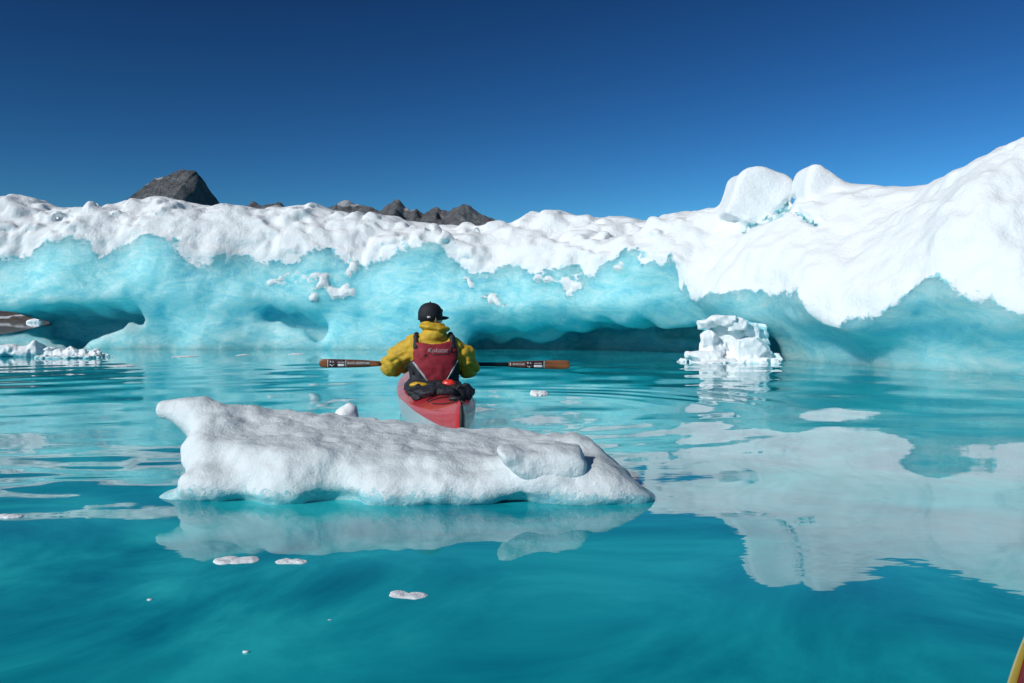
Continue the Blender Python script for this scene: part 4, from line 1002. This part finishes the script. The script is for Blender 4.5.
    bmesh.ops.scale(bm, verts=bm.verts, vec=(0.7, 0.9, 1.1)); bmesh.ops.translate(bm, verts=bm.verts, vec=(0.0, 0.104, 0.045)); bm_obj('front_clip', bm, cap_m, cap)
    bm = bmesh.new(); bmesh.ops.create_cube(bm, size=1)           # white patch on the side band
    bmesh.ops.scale(bm, verts=bm.verts, vec=(0.030, 0.006, 0.016)); bmesh.ops.bevel(bm, geom=bm.edges[:], offset=0.002, segments=2, affect='EDGES')
    pa = R(-90)-HY-R(8)       # faces the rear of the boat
    bmesh.ops.rotate(bm, verts=bm.verts, matrix=Matrix.Rotation(pa+R(90), 3, 'Z')); bmesh.ops.translate(bm, verts=bm.verts, vec=(0.098*math.cos(pa), 0.105*math.sin(pa)-0.004, -0.008))
    bm_obj('patch', bm, white_ink, cap)
    # spray skirt between waist and cockpit rim
    bm = bmesh.new(); rows = []
    for i in range(9):
        t = i/8; r = []
        for a in np.linspace(0, 2*math.pi, 48, endpoint=False):
            x0, y0 = 0.205*math.cos(a), 0.155*math.sin(a); x1, y1 = 0.243*math.cos(a), CO_Y+0.43*math.sin(a)
            tt = t**0.8; zz = 0.345*(1-t)+(max(zdk(0.22*math.cos(a), y1), 0.25)+0.043)*t - 0.012*math.sin(math.pi*t)+0.006*math.sin(7*a)*math.sin(math.pi*t)
            r.append(bm.verts.new((x0+(x1-x0)*tt, y0+(y1-y0)*tt, zz)))
        rows.append(r)
    rows.append([bm.verts.new((v.co.x*1.02, v.co.y, v.co.z-0.04)) for v in rows[-1]])
    for A, B in zip(rows[:-1], rows[1:]):
        for k in range(48): bm.faces.new((A[k], B[k], B[(k+1) % 48], A[(k+1) % 48]))
    bm_obj('spray_skirt', bm, black_cloth, person)

def text_mesh(s, size, shear=0.0, thick=0.0):
    cu = bpy.data.curves.new('lettering', 'FONT'); cu.body = s; cu.size = size; cu.shear = shear; cu.align_x = 'CENTER'; cu.align_y = 'CENTER'; cu.extrude = thick
    o = bpy.data.objects.new('lettering_source', cu); COL.objects.link(o)
    dg = bpy.context.evaluated_depsgraph_get(); dg.update()
    me = bpy.data.meshes.new_from_object(o.evaluated_get(dg)); me.name = 'lettering'
    bpy.data.objects.remove(o); bpy.data.curves.remove(cu)
    me.materials.clear()
    return me
build_person()

# ------------------------------------------------------------------ the paddle in his hands
wood_m, nt_, b_, _ = new_mat('oiled_wood')
oc_ = objco(nt_); mp_ = N(nt_, 'ShaderNodeMapping'); mp_.inputs['Scale'].default_value = (4, 60, 60); nt_.links.new(oc_, mp_.inputs['Vector'])
nn_ = noise(nt_, 1.5, 5, 0.6, mp_.outputs['Vector'], 0.5)
nt_.links.new(ramp(nt_, nn_.outputs['Fac'], [(0.3, (0.12, 0.035, 0.010)), (0.7, (0.33, 0.115, 0.032))]).outputs['Color'], b_.inputs['Base Color'])
b_.inputs['Roughness'].default_value = 0.35
dark_wood = simple_mat('dark_stained_wood', (0.105, 0.036, 0.016), 0.4, 0.3, 30)
dark_label = simple_mat('dark_label', (0.035, 0.006, 0.010), 0.45, 0.2, 40)
black_shaft = simple_mat('black_shaft', (0.012, 0.013, 0.016), 0.35, 0.2, 40)
paper = simple_mat('white_decal', (0.72, 0.70, 0.70), 0.5, 0.05, 50)
def build_paddle():
    root = empty('paddle', PAD_C); root.rotation_euler = (0, R(0.35), 0)
    tag(root, 'narrow wooden double paddle with black shaft held across by the kayaker', 'paddle')
    bm = bmesh.new()
    prof = [(-0.60, 0.019, 0.015), (-0.4, 0.0175, 0.0155), (0, 0.0165, 0.0155), (0.4, 0.0175, 0.0155), (0.60, 0.019, 0.015)]
    def loft(bm, prof, seg=16, e=1.0):
        rings = [[bm.verts.new((x, ry*math.copysign(abs(math.sin(a))**e, math.sin(a)), rz*math.copysign(abs(math.cos(a))**e, math.cos(a)))) for a in np.linspace(0, 2*math.pi, seg, endpoint=False)] for x, rz, ry in prof]
        for A, B in zip(rings[:-1], rings[1:]):
            for k in range(seg): bm.faces.new((A[k], A[(k+1) % seg], B[(k+1) % seg], B[k]))
        bm.faces.new(rings[0]); bm.faces.new(rings[-1][::-1])
    loft(bm, prof); bm_obj('shaft', bm, black_shaft, root)
    for sd in (-1, 1):
        bm = bmesh.new()
        pr = [(0.56, 0.0205, 0.0165), (0.60, 0.024, 0.0155), (0.70, 0.031, 0.013), (0.85, 0.036, 0.011), (1.0, 0.0385, 0.010), (1.06, 0.0385, 0.0095), (1.083, 0.035, 0.0085), (1.095, 0.027, 0.007), (1.101, 0.014, 0.005)]
        loft(bm, [(sd*x, rz, ry) for x, rz, ry in pr], 20, 0.8)
        blade = bm_obj('blade', bm, wood_m, root)
        rzf = lambda x: np.interp(x, [p[0] for p in pr], [p[1] for p in pr])*0.93; ryf = lambda x: np.interp(x, [p[0] for p in pr], [p[2] for p in pr])
        def field(name, x0, x1, mat, lift, k=1.0, z0=-1.0, z1=1.0):
            bm = bmesh.new(); rows = []
            for x in np.linspace(x0, x1, 7):
                r = []
                for t in np.linspace(z0, z1, 9):
                    rz = rzf(abs(x))*k
                    dep = ryf(abs(x))*max(0.0, 1-abs(t*k*0.93)**2.5)**0.4
                    r.append(bm.verts.new((sd*x, -dep-lift, rz*t)))
                rows.append(r)
            for A, B in zip(rows[:-1], rows[1:]):
                for i in range(8): bm.faces.new((A[i], A[i+1], B[i+1], B[i]))
            me_o = bm_obj(name, bm, mat, blade); so = me_o.modifiers.new('thick', 'SOLIDIFY'); so.thickness = 0.0012; so.offset = 0
            return me_o
        def words(s, x, z, size, shear=0.0, sx=1.0):
            me = text_mesh(s, size, shear)
            for v in me.vertices:
                px_, pz_ = v.co.x*sx+x*sd, v.co.y+z
                rz = rzf(abs(px_)); t = min(1, abs(pz_)/rz); v.co = (px_, -ryf(abs(px_))*max(0.0, 1-abs(t*0.93)**2.5)**0.4-0.0045, pz_)
            link_mesh('lettering', me, paper, blade)
        def emblem(xc):
            bm = bmesh.new()
            for (a, b_) in ((-0.016, -0.012), (-0.004, 0.0), (0.008, 0.012), (0.014, -0.008), (-0.014, 0.014), (-0.002, -0.020)):
                x, z_ = xc*sd+a, b_; w = 0.0078
                p = -ryf(abs(x))*0.9-0.0045
                vs_ = [bm.verts.new((x+dx, p, z_+dz)) for dx, dz in ((-w, 0), (0, -w), (w, 0), (0, w))]; bm.faces.new(vs_)
            o_ = bm_obj('emblem', bm, paper, blade); so = o_.modifiers.new('thick', 'SOLIDIFY'); so.thickness = 0.001
        if sd < 0:
            field('label', 0.66, 1.035, dark_wood, 0.0016)
            field('sticker', 0.868, 1.025, dark_label, 0.0030)
            field('line', 1.022, 1.027, paper, 0.0042, 0.95); field('line', 0.864, 0.868, paper, 0.0042, 0.95)
            emblem(0.985); field('band', 0.878, 0.935, paper, 0.0036, 0.9, -0.75, -0.12)
            words('KAYAK', 0.905, 0.010, 0.020); words('BLACK ADVENTURE', 0.755, 0.004, 0.030, 0.1, 0.72)
        else:
            field('label', 0.56, 0.735, dark_wood, 0.0016)
            field('sticker', 0.715, 0.875, dark_label, 0.0030)
            field('line', 0.871, 0.876, paper, 0.0042, 0.95); field('line', 0.575, 0.583, paper, 0.0042, 0.8, -0.6, 0.6)
            emblem(0.748); field('band', 0.785, 0.862, paper, 0.0036, 0.9, -0.75, -0.12)
            words('KAYAK', 0.822, 0.010, 0.020); words('ADVENTURE', 0.650, 0.002, 0.026, 0.1, 0.72)
build_paddle()
